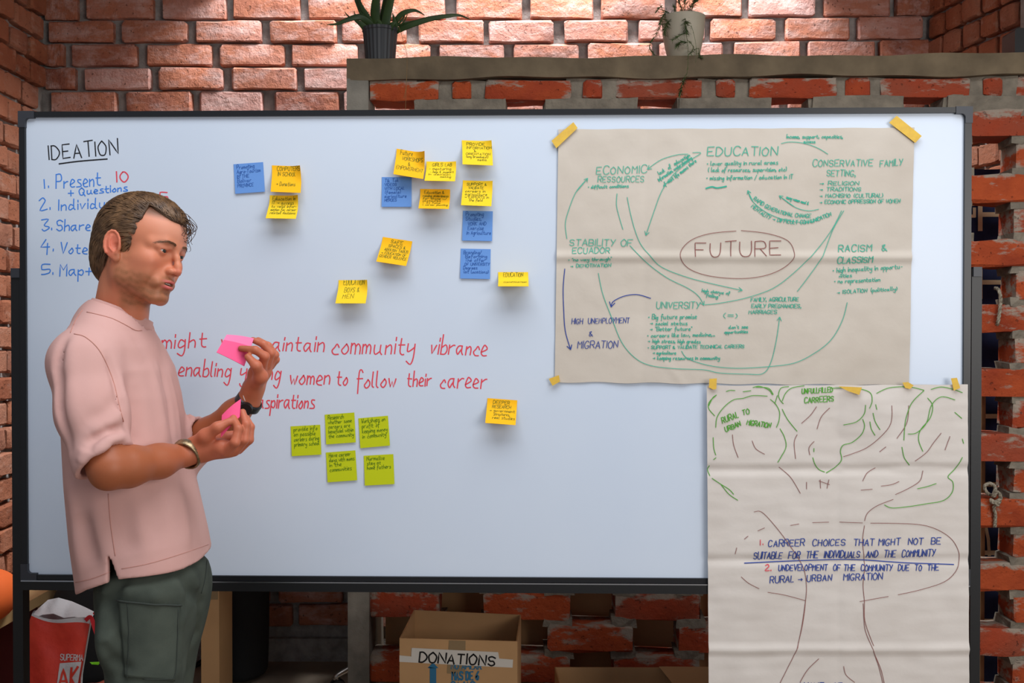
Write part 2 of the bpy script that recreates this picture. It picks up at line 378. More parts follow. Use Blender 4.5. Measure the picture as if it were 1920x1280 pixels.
for (cu, cz, su, sz) in ((ul, zb, 1, 1), (ur, zb, -1, 1), (ul, ztop, 1, -1), (ur, ztop, -1, -1)):
    mb = MB(); w = 0.04; fw = FW + 0.001; r = 0.009; e = 0.0015
    pts = [(-e, -e), (w, -e), (w, fw)]
    for i in range(6):
        a = math.pi / 2 * i / 5; pts.append((fw + r - r * math.sin(a), fw + r - r * math.cos(a)))
    pts += [(fw, w), (-e, w)]
    q = [(cu + su * x, cz + sz * y) for x, y in pts]
    if su * sz < 0: q.reverse()
    fr_ = [BF.at(u, 0.010, z) for u, z in q]; bk = [BF.at(u, -0.023, z) for u, z in q]; m = len(q)
    mb.add(fr_ + bk, [tuple(range(m)), tuple(reversed(range(m, 2 * m)))] + [(i, i + m, (i + 1) % m + m, (i + 1) % m) for i in range(m)])
    mb.build('corner_cap', M_BLK2, board)
# stand
mb = MB(); mb.box((ul, -0.012, zb - 0.004), (ur, 0.0, zb - 0.001), fr=BF); mb.build('bright_strip', M_ALU, board)
mb = MB(); mb.box((ul + 0.004, -0.012, zb - 0.026), (ur, 0.03, zb - 0.004), fr=BF); mb.build('lower_rail', M_STEEL, board)
zp = BF.uz(30, 506)[1]
for (a, b) in ((24, 43), (1819, 1838)):
    u0, u1 = BF.uz(a, 900)[0], BF.uz(b, 900)[0]
    mb = MB(); mb.box((u0, -0.004, 0.09), (u1, 0.03, zp), fr=BF); mb.build('post', M_STEEL, board)
    mb = MB(); mb.box((u0 + 0.002, -0.009, zp - 0.02), (u1 - 0.002, 0.033, zp + 0.004), fr=BF); mb.build('post_cap', M_BLK2, board)
    uc = (u0 + u1) / 2
    mb = MB(); mb.box((uc - 0.015, -0.27, 0.075), (uc + 0.015, 0.29, 0.10), fr=BF); ft = mb.build('foot', M_STEEL, board)
    for dd in (-0.25, 0.27):
        c = BF.at(uc, dd, 0.03)
        mb = MB(); mb.tube([c + BF.u * -0.011, c + BF.u * 0.011], 0.03, 20); mb.build('castor', M_RUB, ft, smooth=False)
mb = MB(); mb.box((ul - 0.01, 0.0, 0.30), (ur + 0.01, 0.022, 0.33), fr=BF); mb.build('cross_bar', M_STEEL, board)

# ------------------------------------------------------------ pen strokes
G = {}
for line in '''A03 29 43|15 35
B03 09|09 39 47 36 06|36 45 44 33 03
C48 39 19 07 05 13 33 44
D03 09|09 29 47 45 23 03
E49 09 03 43|06 36
F49 09 03|06 36
G48 29 07 05 13 33 45 25
H09 03|49 43|06 46
I09 03
J39 34 23 13 04
K09 03|49 06 43
L09 03 33
M03 09 26 49 43
N03 09 43 49
O29 07 05 13 33 45 47 29
P03 09|09 39 47 36 06
Q29 07 05 13 33 45 47 29|35 52
R03 09|09 39 47 36 06|26 43
S48 29 08 16 36 44 23 04
T09 49|29 23
U09 05 13 33 45 49
V09 23 49
W09 13 26 33 49
X09 43|49 03
Y09 26|49 13
Z09 49 03 43
019 07 05 13 23 35 37 29 19
119 13
208 29 38 37 03 43
309 39 16 35 34 13 04
429 05 45|37 31
539 09 06 36 34 13 03
639 06 04 23 35 26 05
a36 16 05 04 13 24 35|36 34 43
b09 03|05 26 35 34 23 03
c35 26 15 04 13 33
d35 16 04 13 34|39 34 43
e04 35 26 16 04 13 33
f38 29 18 11|06 36
g35 16 04 13 34|36 32 20 01
h09 03|05 26 35 33
i06 03|07 08
j16 11 00|17 18
k09 03|26 04 33
l09 04 13
m06 03|05 16 25 23|25 36 45 43
n06 03|05 26 35 33
o26 15 04 13 23 34 35 26
p06 00|05 26 35 34 23 04
q35 16 04 13 34|36 30
r06 03|05 26 36
s36 16 15 34 33 03
t18 14 23 33|06 36
u06 04 13 34|36 34 43
v06 13 36
w06 13 25 33 46
x06 33|36 03
y06 04 14 35|36 32 20 01
z06 36 03 33
.03 04
,04 13 02
-05 25
>05 45|36 45 34
+05 45|27 23
&43 07 18 28 05 04 13 35
/02 39
"08 09|18 19
(29 17 15 23
)09 17 15 03
*05 15 16 06 05
=05 35|07 37
'18 19'''.split('\n'):
    G[line[0]] = [[(int(t[0]), int(t[1]) - 3) for t in s.split()] for s in line[1:].split('|')]
SHARP = set('AEFHIKLMNTVWXYZ47+->=/."\'*vwxkz')
def adv(ch):
    if ch == ' ': return 3.6
    return max(p[0] for s in G[ch] for p in s) + 1.5
class Ink:        # thin strokes laid on a surface through fn(x, y, lift) -> world point
    def __init__(s, fn, unit): s.grp = []; s.fn = fn; s.v = []; s.f = []; s.unit = unit; s.lay = 0
    def stroke(s, pts, w):
        # pts 2-D, resample
        q = [pts[0]]
        for p in pts[1:]:
            a = q[-1]; d = math.hypot(p[0] - a[0], p[1] - a[1])
            if d < 1e-6: continue
            m = max(1, int(d / (8 * s.unit)))
            for i in range(1, m + 1): q.append((a[0] + (p[0] - a[0]) * i / m, a[1] + (p[1] - a[1]) * i / m))
        if len(q) < 2: return
        s.lay = (s.lay + 1) % 7; lift = s.lay * 0.00003
        k = len(s.v); n = len(q)
        for i in range(n):
            a = q[max(i - 1, 0)]; b = q[min(i + 1, n - 1)]; dx, dy = b[0] - a[0], b[1] - a[1]; l = math.hypot(dx, dy) or 1
            nx, ny = -dy / l * w / 2, dx / l * w / 2
            ex = 0
            if i == 0: ex = -w * 0.35
            if i == n - 1: ex = w * 0.35
            x, y = q[i][0] + dx / l * ex, q[i][1] + dy / l * ex
            s.v.append(s.fn(x + nx, y + ny, lift)); s.v.append(s.fn(x - nx, y - ny, lift))
        for i in range(n - 1): s.f.append((k + 2 * i, k + 2 * i + 1, k + 2 * i + 3, k + 2 * i + 2))
    def curve(s, pts, w, sub=6, arrow=0):
        s.grp.append((len(s.v), len(s.f), 'drawn_line'))
        c = [(p.x, p.y) for p in catmull([(x, y, 0) for x, y in pts], sub)]
        s.stroke(c, w)
        if arrow:
            a, b = c[-2], c[-1]; d = math.hypot(b[0] - a[0], b[1] - a[1]) or 1; ux, uy = (b[0] - a[0]) / d, (b[1] - a[1]) / d
            for sg in (1, -1):
                ca, sa = math.cos(2.6), math.sin(2.6) * sg
                s.stroke([b, (b[0] + (ux * ca - uy * sa) * arrow, b[1] + (ux * sa + uy * ca) * arrow)], w)
    def text(s, txt, base, h, w, slant=0.12, jit=0.25, seed=0, up=None):
        """base: baseline polyline (y down); the text is stretched to its length; h: capital height"""
        s.grp.append((len(s.v), len(s.f), 'handwriting'))
        r = random.Random(sum(ord(c) * (i + 3) for i, c in enumerate(txt)) + seed)
        if len(base) == 2: bp = [Vector((*p, 0)) for p in base]
        else: bp = catmull([(*p, 0) for p in base], 6)
        L = [0]
        for i in range(1, len(bp)): L.append(L[-1] + (bp[i] - bp[i - 1]).length)
        tot = sum(adv(c) for c in txt) - 1.5; sx = L[-1] / max(tot, 1)
        def place(x, y):
            x = min(max(x, 0), L[-1] * 1.2); i = 1
            while i < len(L) - 1 and L[i] < x: i += 1
            d = (bp[i] - bp[i - 1]); d = d.normalized(); t = x - L[i - 1]
            return (bp[i - 1].x + d.x * t + d.y * y, bp[i - 1].y + d.y * t - d.x * y)
        x = 0.0; sy = h / 6
        for ch in txt:
            if ch == ' ': x += 3.6; continue
            dy = r.uniform(-jit, jit) * 0.9; k = 1 + r.uniform(-0.08, 0.08); rot = r.uniform(-0.05, 0.05)
            for stv in G[ch]:
                pts = [((x + px * k + r.uniform(-jit, jit) * 0.45) * sx + py * sy * slant, (py * k + dy + r.uniform(-jit, jit) * 0.5 + px * rot) * sy) for px, py in stv]
                if ch not in SHARP and len(pts) > 2: pts = [(p.x, p.y) for p in catmull([(a, b, 0) for a, b in pts], 3)]
                s.stroke([place(a, b) for a, b in pts], w)
            x += adv(ch)
    def build(s, name, m, parent, each=True):
        if not each: return obj(name, s.v, s.f, m, parent)
        g = s.grp + [(len(s.v), len(s.f), '')]
        for (a, fa_, nm), (b, fb_, _) in zip(g[:-1], g[1:]):
            if b > a: o = obj(nm, s.v[a:b], [tuple(i - a for i in f) for f in s.f[fa_:fb_]], m, parent)
        return o
def ink_mat(name, rgb): return mat(name, rgb, 0.6, spec=0.2)
I_BLUE = ink_mat('ink_blue', (66, 132, 222)); I_RED = ink_mat('ink_red', (226, 74, 88)); I_BLACK = ink_mat('ink_black', (30, 30, 34))
I_TEAL = ink_mat('ink_teal', (76, 176, 150)); I_TEAL2 = ink_mat('ink_teal_bold', (52, 170, 144)); I_NAVY = ink_mat('ink_navy', (36, 66, 150)); I_BROWN = ink_mat('ink_brown', (138, 84, 78))
I_GREEN = ink_mat('ink_green', (84, 160, 52)); I_OLIVE = ink_mat('ink_olive', (84, 104, 30)); I_BNOTE = ink_mat('ink_on_blue', (44, 88, 160)); I_GNOTE = ink_mat('ink_on_green', (66, 110, 26))

def on_board(x, y, l):
    u, z = BF.uz(x, y, 0.0004); return BF.at(u, 0.0004 + l, z)
ik = Ink(on_board, 1)
ik.text('IDEATION', [(92, 299), (221, 289)], 27, 2.2, 0.0, 0.2); ik.curve([(111, 307), (150, 302), (201, 298)], 2.4)
ik.build('handwriting', I_BLACK, board)
ik = Ink(on_board, 1)
for t, a, h in (('1.', [(79, 354), (91, 352)], 17), ('Present', [(105, 353), (188, 347)], 26), ('+ Questions', [(128, 367), (238, 358)], 14), ('2.', [(75, 395), (94, 392)], 22),
                ('Individual', [(110, 394), (224, 388)], 20), ('3.', [(79, 433), (97, 431)], 20), ('Share', [(106, 433), (169, 431)], 20), ('4.', [(76, 470), (100, 470)], 23),
                ('Vote', [(113, 475), (163, 475)], 21), ('5.', [(78, 514), (99, 514)], 18), ('Map+', [(112, 517), (173, 515)], 21)):
    ik.text(t, a, h, 2.1, 0.08, 0.18)
ik.build('handwriting', I_BLUE, board)
ik = Ink(on_board, 1)
ik.text('10', [(214, 341), (240, 340)], 18, 2.4, 0, .1); ik.text('5', [(300, 376), (313, 376)], 15, 2.2, 0, .05)
for t, a, h in (('might', [(303, 653), (386, 651)], 31), ('we', [(414, 652), (452, 652)], 30), ('maintain', [(490, 656), (606, 659)], 32), ('community', [(622, 663), (775, 664)], 36), ('vibrance', [(807, 663), (911, 667)], 34),
                ('enabling', [(334, 704), (431, 706)], 30), ('young', [(450, 708), (525, 711)], 34), ('women', [(543, 720), (617, 720)], 32), ('to', [(631, 722), (651, 722)], 30), ('follow', [(668, 727), (741, 725)], 31),
                ('their', [(763, 724), (808, 723)], 29), ('career', [(825, 727), (911, 727)], 34), ('aspirations', [(484, 765), (588, 765)], 29)):
    ik.text(t, a, h, 2.4, 0.12, 0.16)
ik.build('handwriting', I_RED, board)

# ------------------------------------------------------------ paper posters
def paper_mat(name, c1, c2):
    return mat(name, c1, 0.8, rgb2=c2, nscale=5, mixlo=0.3, mixhi=0.75, bump=0.25, bscale=28, bdist=0.004, spec=0.3)
M_PAP1 = paper_mat('brown_paper', (204, 194, 181), (195, 184, 170)); M_PAP2 = paper_mat('pale_paper', (216, 208, 200), (207, 198, 189))
M_TAPE = mat('masking_tape', (226, 184, 62), 0.6, rgb2=(212, 170, 66), nscale=60, bump=0.2)
def poster(name, quad, heightf, m, label, nx, ny):
    """quad: px corners TL TR BR BL; heightf(s,t,u,z) -> distance off the board"""
    C = [Vector((*BF.uz(*q), 0)) for q in quad]
    def uzst(s, t): return (C[0] * (1 - s) + C[1] * s) * (1 - t) + (C[3] * (1 - s) + C[2] * s) * t
    o = empty(name, BF.at(*(lambda c: (c.x, 0.004, c.y))(uzst(0.5, 1))), label, 'poster')
    vs = []; fs = []
    for j in range(ny + 1):
        for i in range(nx + 1):
            s, t = i / nx, j / ny; c = uzst(s, t); d = heightf(s, t); w = 0.0015 * math.sin(40 * s + 3 * t) * (1 if j in (0, ny) else 0)
            vs.append(BF.at(c.x, d, c.y + w * (1 if t > 0.5 else 0.4)))
    for j in range(ny):
        for i in range(nx):
            a = j * (nx + 1) + i; fs.append((a, a + nx + 1, a + nx + 2, a + 1))
    obj('sheet', vs, fs, m, o, smooth=True)
    Ci = np.array([[c.x, c.y] for c in C])
    def fn(x, y, l):
        # px -> s,t by a few fixed point steps on the flat quad
        s, t = 0.5, 0.5; uz = BF.uz(x, y, 0.006)
        for _ in range(5):
            c = uzst(s, t); L0 = uzst(0, t); L1 = uzst(1, t); T0 = uzst(s, 0); T1 = uzst(s, 1)
            s += (uz[0] - c.x) / (L1.x - L0.x); t += (uz[1] - c.y) / (T1.y - T0.y)
        d = bilin(heightf, s, t, nx, ny)
        return BF.at(uz[0], d + 0.0015 + l, uz[1])
    return o, fn
def bilin(h, s, t, nx, ny):
    x, y = min(max(s, 0), 1) * nx, min(max(t, 0), 1) * ny; i, j = min(int(x), nx - 1), min(int(y), ny - 1); a, b = x - i, y - j
    return (h(i / nx, j / ny) * (1 - a) + h((i + 1) / nx, j / ny) * a) * (1 - b) + (h(i / nx, (j + 1) / ny) * (1 - a) + h((i + 1) / nx, (j + 1) / ny) * a) * b
def crease(x, c, w, a): return a * max(0.0, 1 - abs(x - c) / w)
def wr(s, t, sc, seed): return mnoise.noise(Vector((s * sc, t * sc, seed)))
def h1(s, t):
    d = 0.005 + 0.003 * wr(s * 1.4, t, 4, 1) + 0.0012 * wr(s * 1.4, t, 13, 2) + crease(t, 0.503, 0.026, 0.0060)
    d += crease(s, 0.497, 0.02, 0.0012) + crease(s, 0.25, 0.02, -0.0012) + crease(s, 0.745, 0.02, 0.0011)
    d += 0.0015 * max(0, 1 - abs(s * 1.38 - 0.42 - (t - 0.9) * 0.8) / 0.03) * max(0, t - 0.8) * 5
    return max(d, 0.0015)
p1, f1 = poster('paper_poster', [(1047, 243), (1713, 240), (1703, 722), (1040, 716)], h1, M_PAP1, 'wide brown paper poster mind map around the circled word FUTURE', 160, 116)
def h2(s, t):
    d = 0.018 + 0.0035 * wr(s, t * 1.2, 4, 5) + 0.0018 * wr(s, t * 1.2, 11, 6) + 0.0009 * wr(s * 0.5, t * 3, 14, 9)
    d += crease(t, 0.2515, 0.020, -0.0055) + crease(t, 0.521, 0.018, -0.0050) + crease(t, 0.787, 0.020, 0.0055) + crease(s, 0.5, 0.03, -0.0022)
    d += 0.012 * max(0, 1 - math.hypot((s - 0.6) * 0.9, t - 0.05) / 0.13)
    return max(d, 0.0135)
p2, f2 = poster('paper_poster', [(1323, 722), (1809, 720), (1812, 1345), (1327, 1345)], h2, M_PAP2, 'long pale paper poster of a drawn tree hanging below the wide one', 120, 150)

ik = Ink(f1, 0.4)
for t, b, h, w in [
    ('ECONOMIC', [(1118, 326), (1212, 324)], 14, 1.3), ('RESSOURCES', [(1121, 341), (1207, 341)], 11, 1.2), ('EDUCATION', [(1326, 292), (1457, 291)], 16, 1.5),
    ('CONSERVATIVE', [(1524, 312), (1636, 311)], 12, 1.3), ('FAMILY', [(1650, 312), (1692, 310)], 12, 1.3), ('SETTING,', [(1550, 330), (1604, 330)], 11, 1.3),
    ('STABILITY OF', [(1068, 460), (1185, 461)], 12, 1.3), ('ECUADOR', [(1073, 475), (1143, 474)], 11, 1.3), ('RACISM  &', [(1572, 472), (1663, 470)], 13, 1.6), ('CLASSISM', [(1570, 494), (1635, 492)], 11, 1.6),
    ('UNIVERSITY', [(1231, 578), (1312, 578)], 12, 1.3)]: ik.text(t, b, h, w, 0.1, 0.2)
C1 = [[(1102, 334), (1080, 360), (1066, 395), (1060, 420), (1063, 447)], [(1290, 289), (1270, 290), (1240, 299), (1214, 317)], [(1299, 286), (1314, 287), (1290, 303), (1260, 330), (1240, 360), (1225, 400), (1211, 441)],
      [(1157, 363), (1156, 385), (1162, 410), (1168, 430)], [(1176, 370), (1182, 400), (1190, 430), (1200, 455), (1215, 475), (1240, 500), (1290, 520), (1350, 535), (1392, 544)],
      [(1181, 460), (1210, 490), (1250, 520), (1290, 540), (1310, 555), (1320, 572)], [(1578, 395), (1560, 430), (1530, 470), (1490, 510), (1450, 540), (1400, 558), (1350, 568), (1322, 571)],
      [(1582, 395), (1562, 430), (1542, 480), (1515, 520), (1495, 546)], [(1589, 567), (1580, 600), (1560, 635), (1530, 660), (1490, 680), (1440, 687), (1380, 690), (1330, 685), (1290, 672), (1278, 658)],
      [(1122, 512), (1130, 550), (1145, 590), (1165, 640), (1190, 670), (1220, 685), (1270, 691), (1320, 693), (1350, 699), (1400, 701), (1430, 700), (1445, 680), (1455, 640), (1462, 594)],
      [(1402, 357), (1412, 378), (1440, 400), (1480, 414), (1520, 416), (1540, 405)], [(1461, 367), (1490, 388), (1515, 395), (1535, 392)], [(1465, 269), (1480, 266), (1505, 268), (1530, 276), (1552, 289)]]
for i, c in enumerate(C1): ik.curve(c, 1.2, arrow=8 if i in (1, 2, 4, 5, 9) else 0)
for i in (0, 10, 11): ik.curve(list(reversed(C1[i]))[-2:], 1.2, arrow=7)
ik.text('(=)', [(1353, 596), (1382, 596)], 9, 1.2)
ik.build('handwriting', I_TEAL, p1)
ik = Ink(f1, 0.4)
for t, b, h in [('* difficult conditions', [(1103, 353), (1178, 351)], 6), ('* lower quality in rural areas', [(1326, 310), (1458, 308)], 8), ('( lack of resources, supervision, etc)', [(1327, 322), (1474, 321)], 8),
    ('* missing information / education in IT', [(1325, 337), (1486, 335)], 8), ('> RELIGION', [(1537, 347), (1610, 347)], 7), ('> TRADITIONS', [(1537, 358), (1614, 358)], 7), ('> MACHISMO (CULTURAL)', [(1537, 370), (1655, 370)], 7),
    ('> ECONOMIC OPPRESSION OF WOMEN', [(1537, 382), (1688, 380)], 7), ('Income, support, capacities,', [(1475, 259), (1580, 259)], 7), ('access', [(1507, 268), (1528, 268)], 6),
    ('* "no way through"', [(1066, 490), (1146, 488)], 6), ('> DEMOTIVATION', [(1070, 501), (1145, 500)], 6), ('* high inequality in opportu-', [(1562, 511), (1692, 503)], 9), ('nities', [(1574, 520), (1597, 519)], 7),
    ('* no representation', [(1565, 531), (1650, 527)], 8), ('> ISOLATION (politically)', [(1570, 551), (1682, 544)], 7), ('* Big future promise', [(1216, 598), (1306, 597)], 9), ('> social status', [(1219, 609), (1288, 609)], 7),
    ('> "Better future"', [(1219, 620), (1297, 619)], 7), ('* careers like law, medicine,...', [(1214, 632), (1340, 630)], 7), ('> high stress, high grades', [(1215, 642), (1313, 643)], 7),
    ('* SUPPORT & VALIDATE TECHNICAL CAREERS', [(1215, 654), (1395, 652)], 6), ('> agriculture', [(1224, 664), (1267, 664)], 6), ('> keeping resources in community', [(1224, 674), (1349, 674)], 7),
    ('high chance of', [(1316, 547), (1368, 552)], 6), ('"failing"', [(1322, 555), (1348, 559)], 6), ('FAMILY, AGRICULTURE', [(1408, 565), (1497, 564)], 7), ('EARLY PREGNANCIES,', [(1409, 577), (1502, 577)], 7),
    ('MARRIAGES', [(1404, 588), (1456, 588)], 7), ("don't see", [(1366, 616), (1402, 615)], 6), ('opportunities', [(1358, 625), (1402, 624)], 6), ('many women need &', [(1474, 372), (1495, 378), (1515, 384)], 6),
    ('lack  of  education', [(1236, 328), (1262, 312), (1294, 293)], 7), ('information, understanding', [(1236, 340), (1262, 322), (1298, 298)], 7), ('of what life means there', [(1245, 350), (1272, 330), (1306, 303)], 7),
    ('RAPID GENERATIONAL CHANGE', [(1412, 374), (1440, 392), (1480, 405), (1520, 408)], 7), ('MENTALITY > DIFFICULT COMMUNICATION', [(1408, 388), (1440, 410), (1480, 419), (1520, 418), (1559, 404)], 7)]:
    ik.text(t, b, h, 1.15, 0.12, 0.22)
ik.curve([(1324, 353), (1335, 350), (1345, 352), (1362, 349)], 2.6)
ik.build('handwriting', I_TEAL2, p1)
ik = Ink(f1, 0.4)
ik.text('HIGH  UNEMPLOYMENT', [(1072, 607), (1180, 605)], 10, 1.1); ik.text('&', [(1105, 630), (1112, 630)], 11, 1.1); ik.text('MIGRATION', [(1083, 653), (1158, 652)], 13, 1.2)
ik.curve([(1059, 504), (1056, 540), (1057, 580), (1060, 620), (1070, 655)], 1.5, arrow=9); ik.curve([(1220, 559), (1195, 552), (1170, 555), (1150, 565), (1146, 575)], 1.5, arrow=10)
ik.build('handwriting', I_NAVY, p1)
ik = Ink(f1, 0.4)
ik.text('FUTURE', [(1303, 482), (1463, 478)], 26, 1.5, 0.05)
ik.curve([(1380, 433), (1330, 438), (1293, 452), (1275, 477), (1290, 502), (1330, 517), (1390, 522), (1440, 515), (1475, 498), (1489, 478), (1478, 452), (1440, 438), (1390, 432)], 1.1)
ik.build('handwriting', I_BROWN, p1)

def c2(l): return [(1300 + x / 2.169, 690 + y / 2.169) for x, y in l]
def c3(l): return [(1300 + x / 4.922, 700 + y / 4.922) for x, y in l]
ik = Ink(f2, 0.4)
for t, b, h in (('UNFULLFILLED', [(1501, 737), (1558, 734)], 9), ('CARREERS', [(1506, 755), (1560, 751)], 10), ('RURAL', [(1353, 792), (1383, 781)], 11), ('TO', [(1391, 777), (1403, 774)], 9), ('URBAN', [(1359, 808), (1387, 797)], 9), ('MIGRATION', [(1398, 795), (1442, 801)], 9)):
    ik.text(t, b, h, 1.6, 0.1, 0.2)
for c in ([(205, 195), (140, 260), (135, 320), (188, 385)], [(198, 492), (210, 400), (270, 310), (360, 240), (450, 225), (540, 200), (670, 205)], [(295, 163), (330, 152), (375, 154)], [(450, 165), (520, 155)],
          [(540, 125), (600, 115), (680, 145), (720, 192)], [(700, 235), (750, 280), (785, 350), (780, 430), (757, 492)], [(765, 200), (742, 270)], [(870, 118), (800, 130), (775, 190), (790, 240), (820, 275)], [(1010, 110), (900, 130), (840, 180), (810, 250)],
          [(810, 325), (860, 420), (945, 527)], [(790, 505), (830, 580), (845, 670), (800, 760), (768, 812)], [(175, 585), (180, 680), (198, 745)], [(178, 788), (200, 770)], [(142, 845), (125, 880), (145, 935)],
          [(165, 960), (240, 1010), (320, 1060), (362, 1105)], [(250, 1020), (320, 1105), (400, 1160)], [(1090, 770), (1110, 830), (1150, 880), (1200, 902)], [(1215, 910), (1300, 860), (1355, 790), (1345, 710), (1370, 655), (1450, 630), (1530, 560), (1558, 480), (1540, 415)],
          [(1562, 285), (1550, 370), (1480, 440), (1370, 468)], [(1100, 685), (1100, 715)]): ik.curve(c3(c), 1.3)
for c in ([(560, 80), (640, 78), (705, 95), (715, 130), (705, 160)], [(735, 100), (790, 78), (870, 75), (930, 88)], [(720, 180), (730, 215), (750, 247)], [(708, 215), (715, 245), (730, 270)], [(730, 145), (735, 165)],
          [(930, 90), (880, 140), (855, 210), (848, 290)], [(840, 318), (850, 360), (873, 392)], [(1055, 127), (1000, 115), (960, 150), (940, 220), (900, 260), (865, 265)], [(945, 120), (965, 150), (955, 200), (915, 250), (908, 290), (925, 335)],
          [(1055, 178), (1083, 202)], [(1085, 285), (1090, 303)], [(1085, 360), (1060, 405), (1028, 438), (1047, 460), (1045, 500), (1010, 535), (940, 548), (860, 560), (800, 564), (770, 552)], [(905, 487), (945, 478), (980, 466)], [(960, 85), (1000, 75), (1050, 85), (1085, 98)],
          [(250, 75), (300, 80), (320, 105)], [(60, 150), (75, 120), (90, 108)]): ik.curve(c2(c), 1.3)
ik.build('handwriting', I_GREEN, p2)
ik = Ink(f2, 0.4)
for c in ([(495, 155), (470, 190), (435, 222)], [(548, 160), (515, 195), (497, 245)], [(155, 268), (160, 310), (178, 360)], [(235, 293), (250, 325), (285, 347)], [(417, 268), (405, 300), (410, 365)], [(485, 295), (465, 320), (468, 350)],
          [(798, 150), (795, 220), (760, 270), (700, 320), (640, 345), (605, 357)], [(868, 150), (860, 220), (820, 283)], [(775, 317), (750, 337)], [(1000, 262), (970, 300), (940, 340), (895, 375)], [(1035, 275), (1015, 330)],
          [(345, 400), (390, 440), (430, 505)], [(735, 403), (700, 425), (682, 455)], [(830, 458), (800, 470), (757, 476)], [(675, 492), (720, 488)], [(928, 415), (915, 455), (870, 485), (815, 510)], [(805, 530), (740, 555), (700, 585), (688, 615)],
          [(243, 580), (275, 582), (330, 640), (390, 720), (440, 800), (455, 870), (452, 940), (440, 1030), (418, 1130)], [(480, 624), (545, 622)], [(590, 622), (680, 624)], [(713, 625), (830, 627), (930, 635), (1000, 660), (1050, 700), (1075, 760), (1060, 820), (1010, 865), (920, 895), (825, 915)],
          [(785, 922), (670, 942)], [(298, 905), (370, 918), (450, 940)], [(190, 842), (220, 868), (262, 890)], [(258, 657), (285, 645)], [(203, 690), (218, 678)], [(172, 725), (166, 750)], [(688, 635), (680, 700), (690, 790), (683, 870), (688, 940), (690, 1020), (725, 1120)],
          [(452, 940), (435, 1050), (415, 1135), (380, 1210), (345, 1280), (340, 1300)], [(683, 950), (690, 1050), (720, 1130), (745, 1200), (762, 1270), (765, 1310)], [(725, 1145), (755, 1215), (770, 1280)], [(505, 1175), (460, 1220), (430, 1270)], [(605, 1205), (615, 1240), (650, 1270)], [(390, 635), (424, 629)],
          [(455, 460), (455, 488)], [(510, 450), (512, 485)], [(545, 450), (538, 485)], [(505, 455), (548, 470)]): ik.curve(c2(c), 1.0)
ik.build('handwriting', I_BROWN, p2)
ik = Ink(f2, 0.4)
for t, b, h in (('CARREER  CHOICES  THAT MIGHT  NOT  BE', [(1438, 1022), (1760, 1018)], 12), ('SUITABLE  FOR  THE  INDIVIDUALS  AND  THE  COMMUNITY', [(1411, 1046), (1750, 1041)], 13), ('UNDEVELOPMENT  OF THE  COMMUNITY  DUE  TO  THE', [(1457, 1067), (1756, 1067)], 11), ('RURAL > URBAN   MIGRATION', [(1441, 1090), (1650, 1083)], 12)):
    ik.text(t, b, h, 1.5, 0.12, 0.2)
ik.curve([(1394, 1053), (1500, 1049), (1600, 1047), (1700, 1053), (1785, 1056)], 1.7); ik.text('QUALITY OF', [(1494, 1288), (1575, 1288)], 11, 1.5)
ik.build('handwriting', I_NAVY, p2)
ik = Ink(f2, 0.4); ik.text('1.', [(1420, 1020), (1428, 1019)], 10, 1.4); ik.text('2.', [(1432, 1067), (1443, 1067)], 11, 1.6); ik.build('handwriting', I_RED, p2)

def tape(quad, d, label):
    k = [BF.at(*(lambda a: (a[0], d, a[1]))(BF.uz(x, y, d))) for x, y in quad]
    k2 = [v + BF.n * 0.0012 for v in k]; mbx = MB(); n = len(quad)
    mbx.add(k2 + k, [tuple(reversed(range(n))), tuple(range(n, 2 * n))] + [(i, (i + 1) % n, (i + 1) % n + n, i + n) for i in range(n)])
    tag(mbx.build('tape_strip', M_TAPE), label, 'tape', 'yellow tape strips holding the paper posters')
tape([(1034, 264), (1075, 229), (1083, 240), (1043, 278)], 0.009, 'yellow tape strip slanting over top left corner of the wide brown poster')
tape([(1667, 230), (1681, 217), (1728, 255), (1716, 268)], 0.0095, 'yellow tape strip slanting over top right corner of the wide brown poster')
tape([(1029, 710), (1048, 703), (1050, 715), (1036, 723)], 0.010, 'small yellow tape piece at bottom left corner of the wide brown poster')
tape([(1330, 710), (1344, 709), (1343, 729), (1337, 730), (1329, 726)], 0.0235, 'yellow tape piece at top left corner of the long tree poster')
tape([(1572, 724), (1616, 726), (1611, 740), (1590, 733)], 0.0335, 'yellow tape wedge folded over top middle of the long tree poster')
tape([(1692, 717), (1702, 716), (1713, 722), (1706, 729), (1697, 727)], 0.0235, 'small crumpled yellow tape piece where the two paper posters meet at right')
tape([(1783, 709), (1794, 708), (1800, 727), (1788, 732)], 0.0235, 'yellow tape piece at top right corner of the long tree poster by the frame')

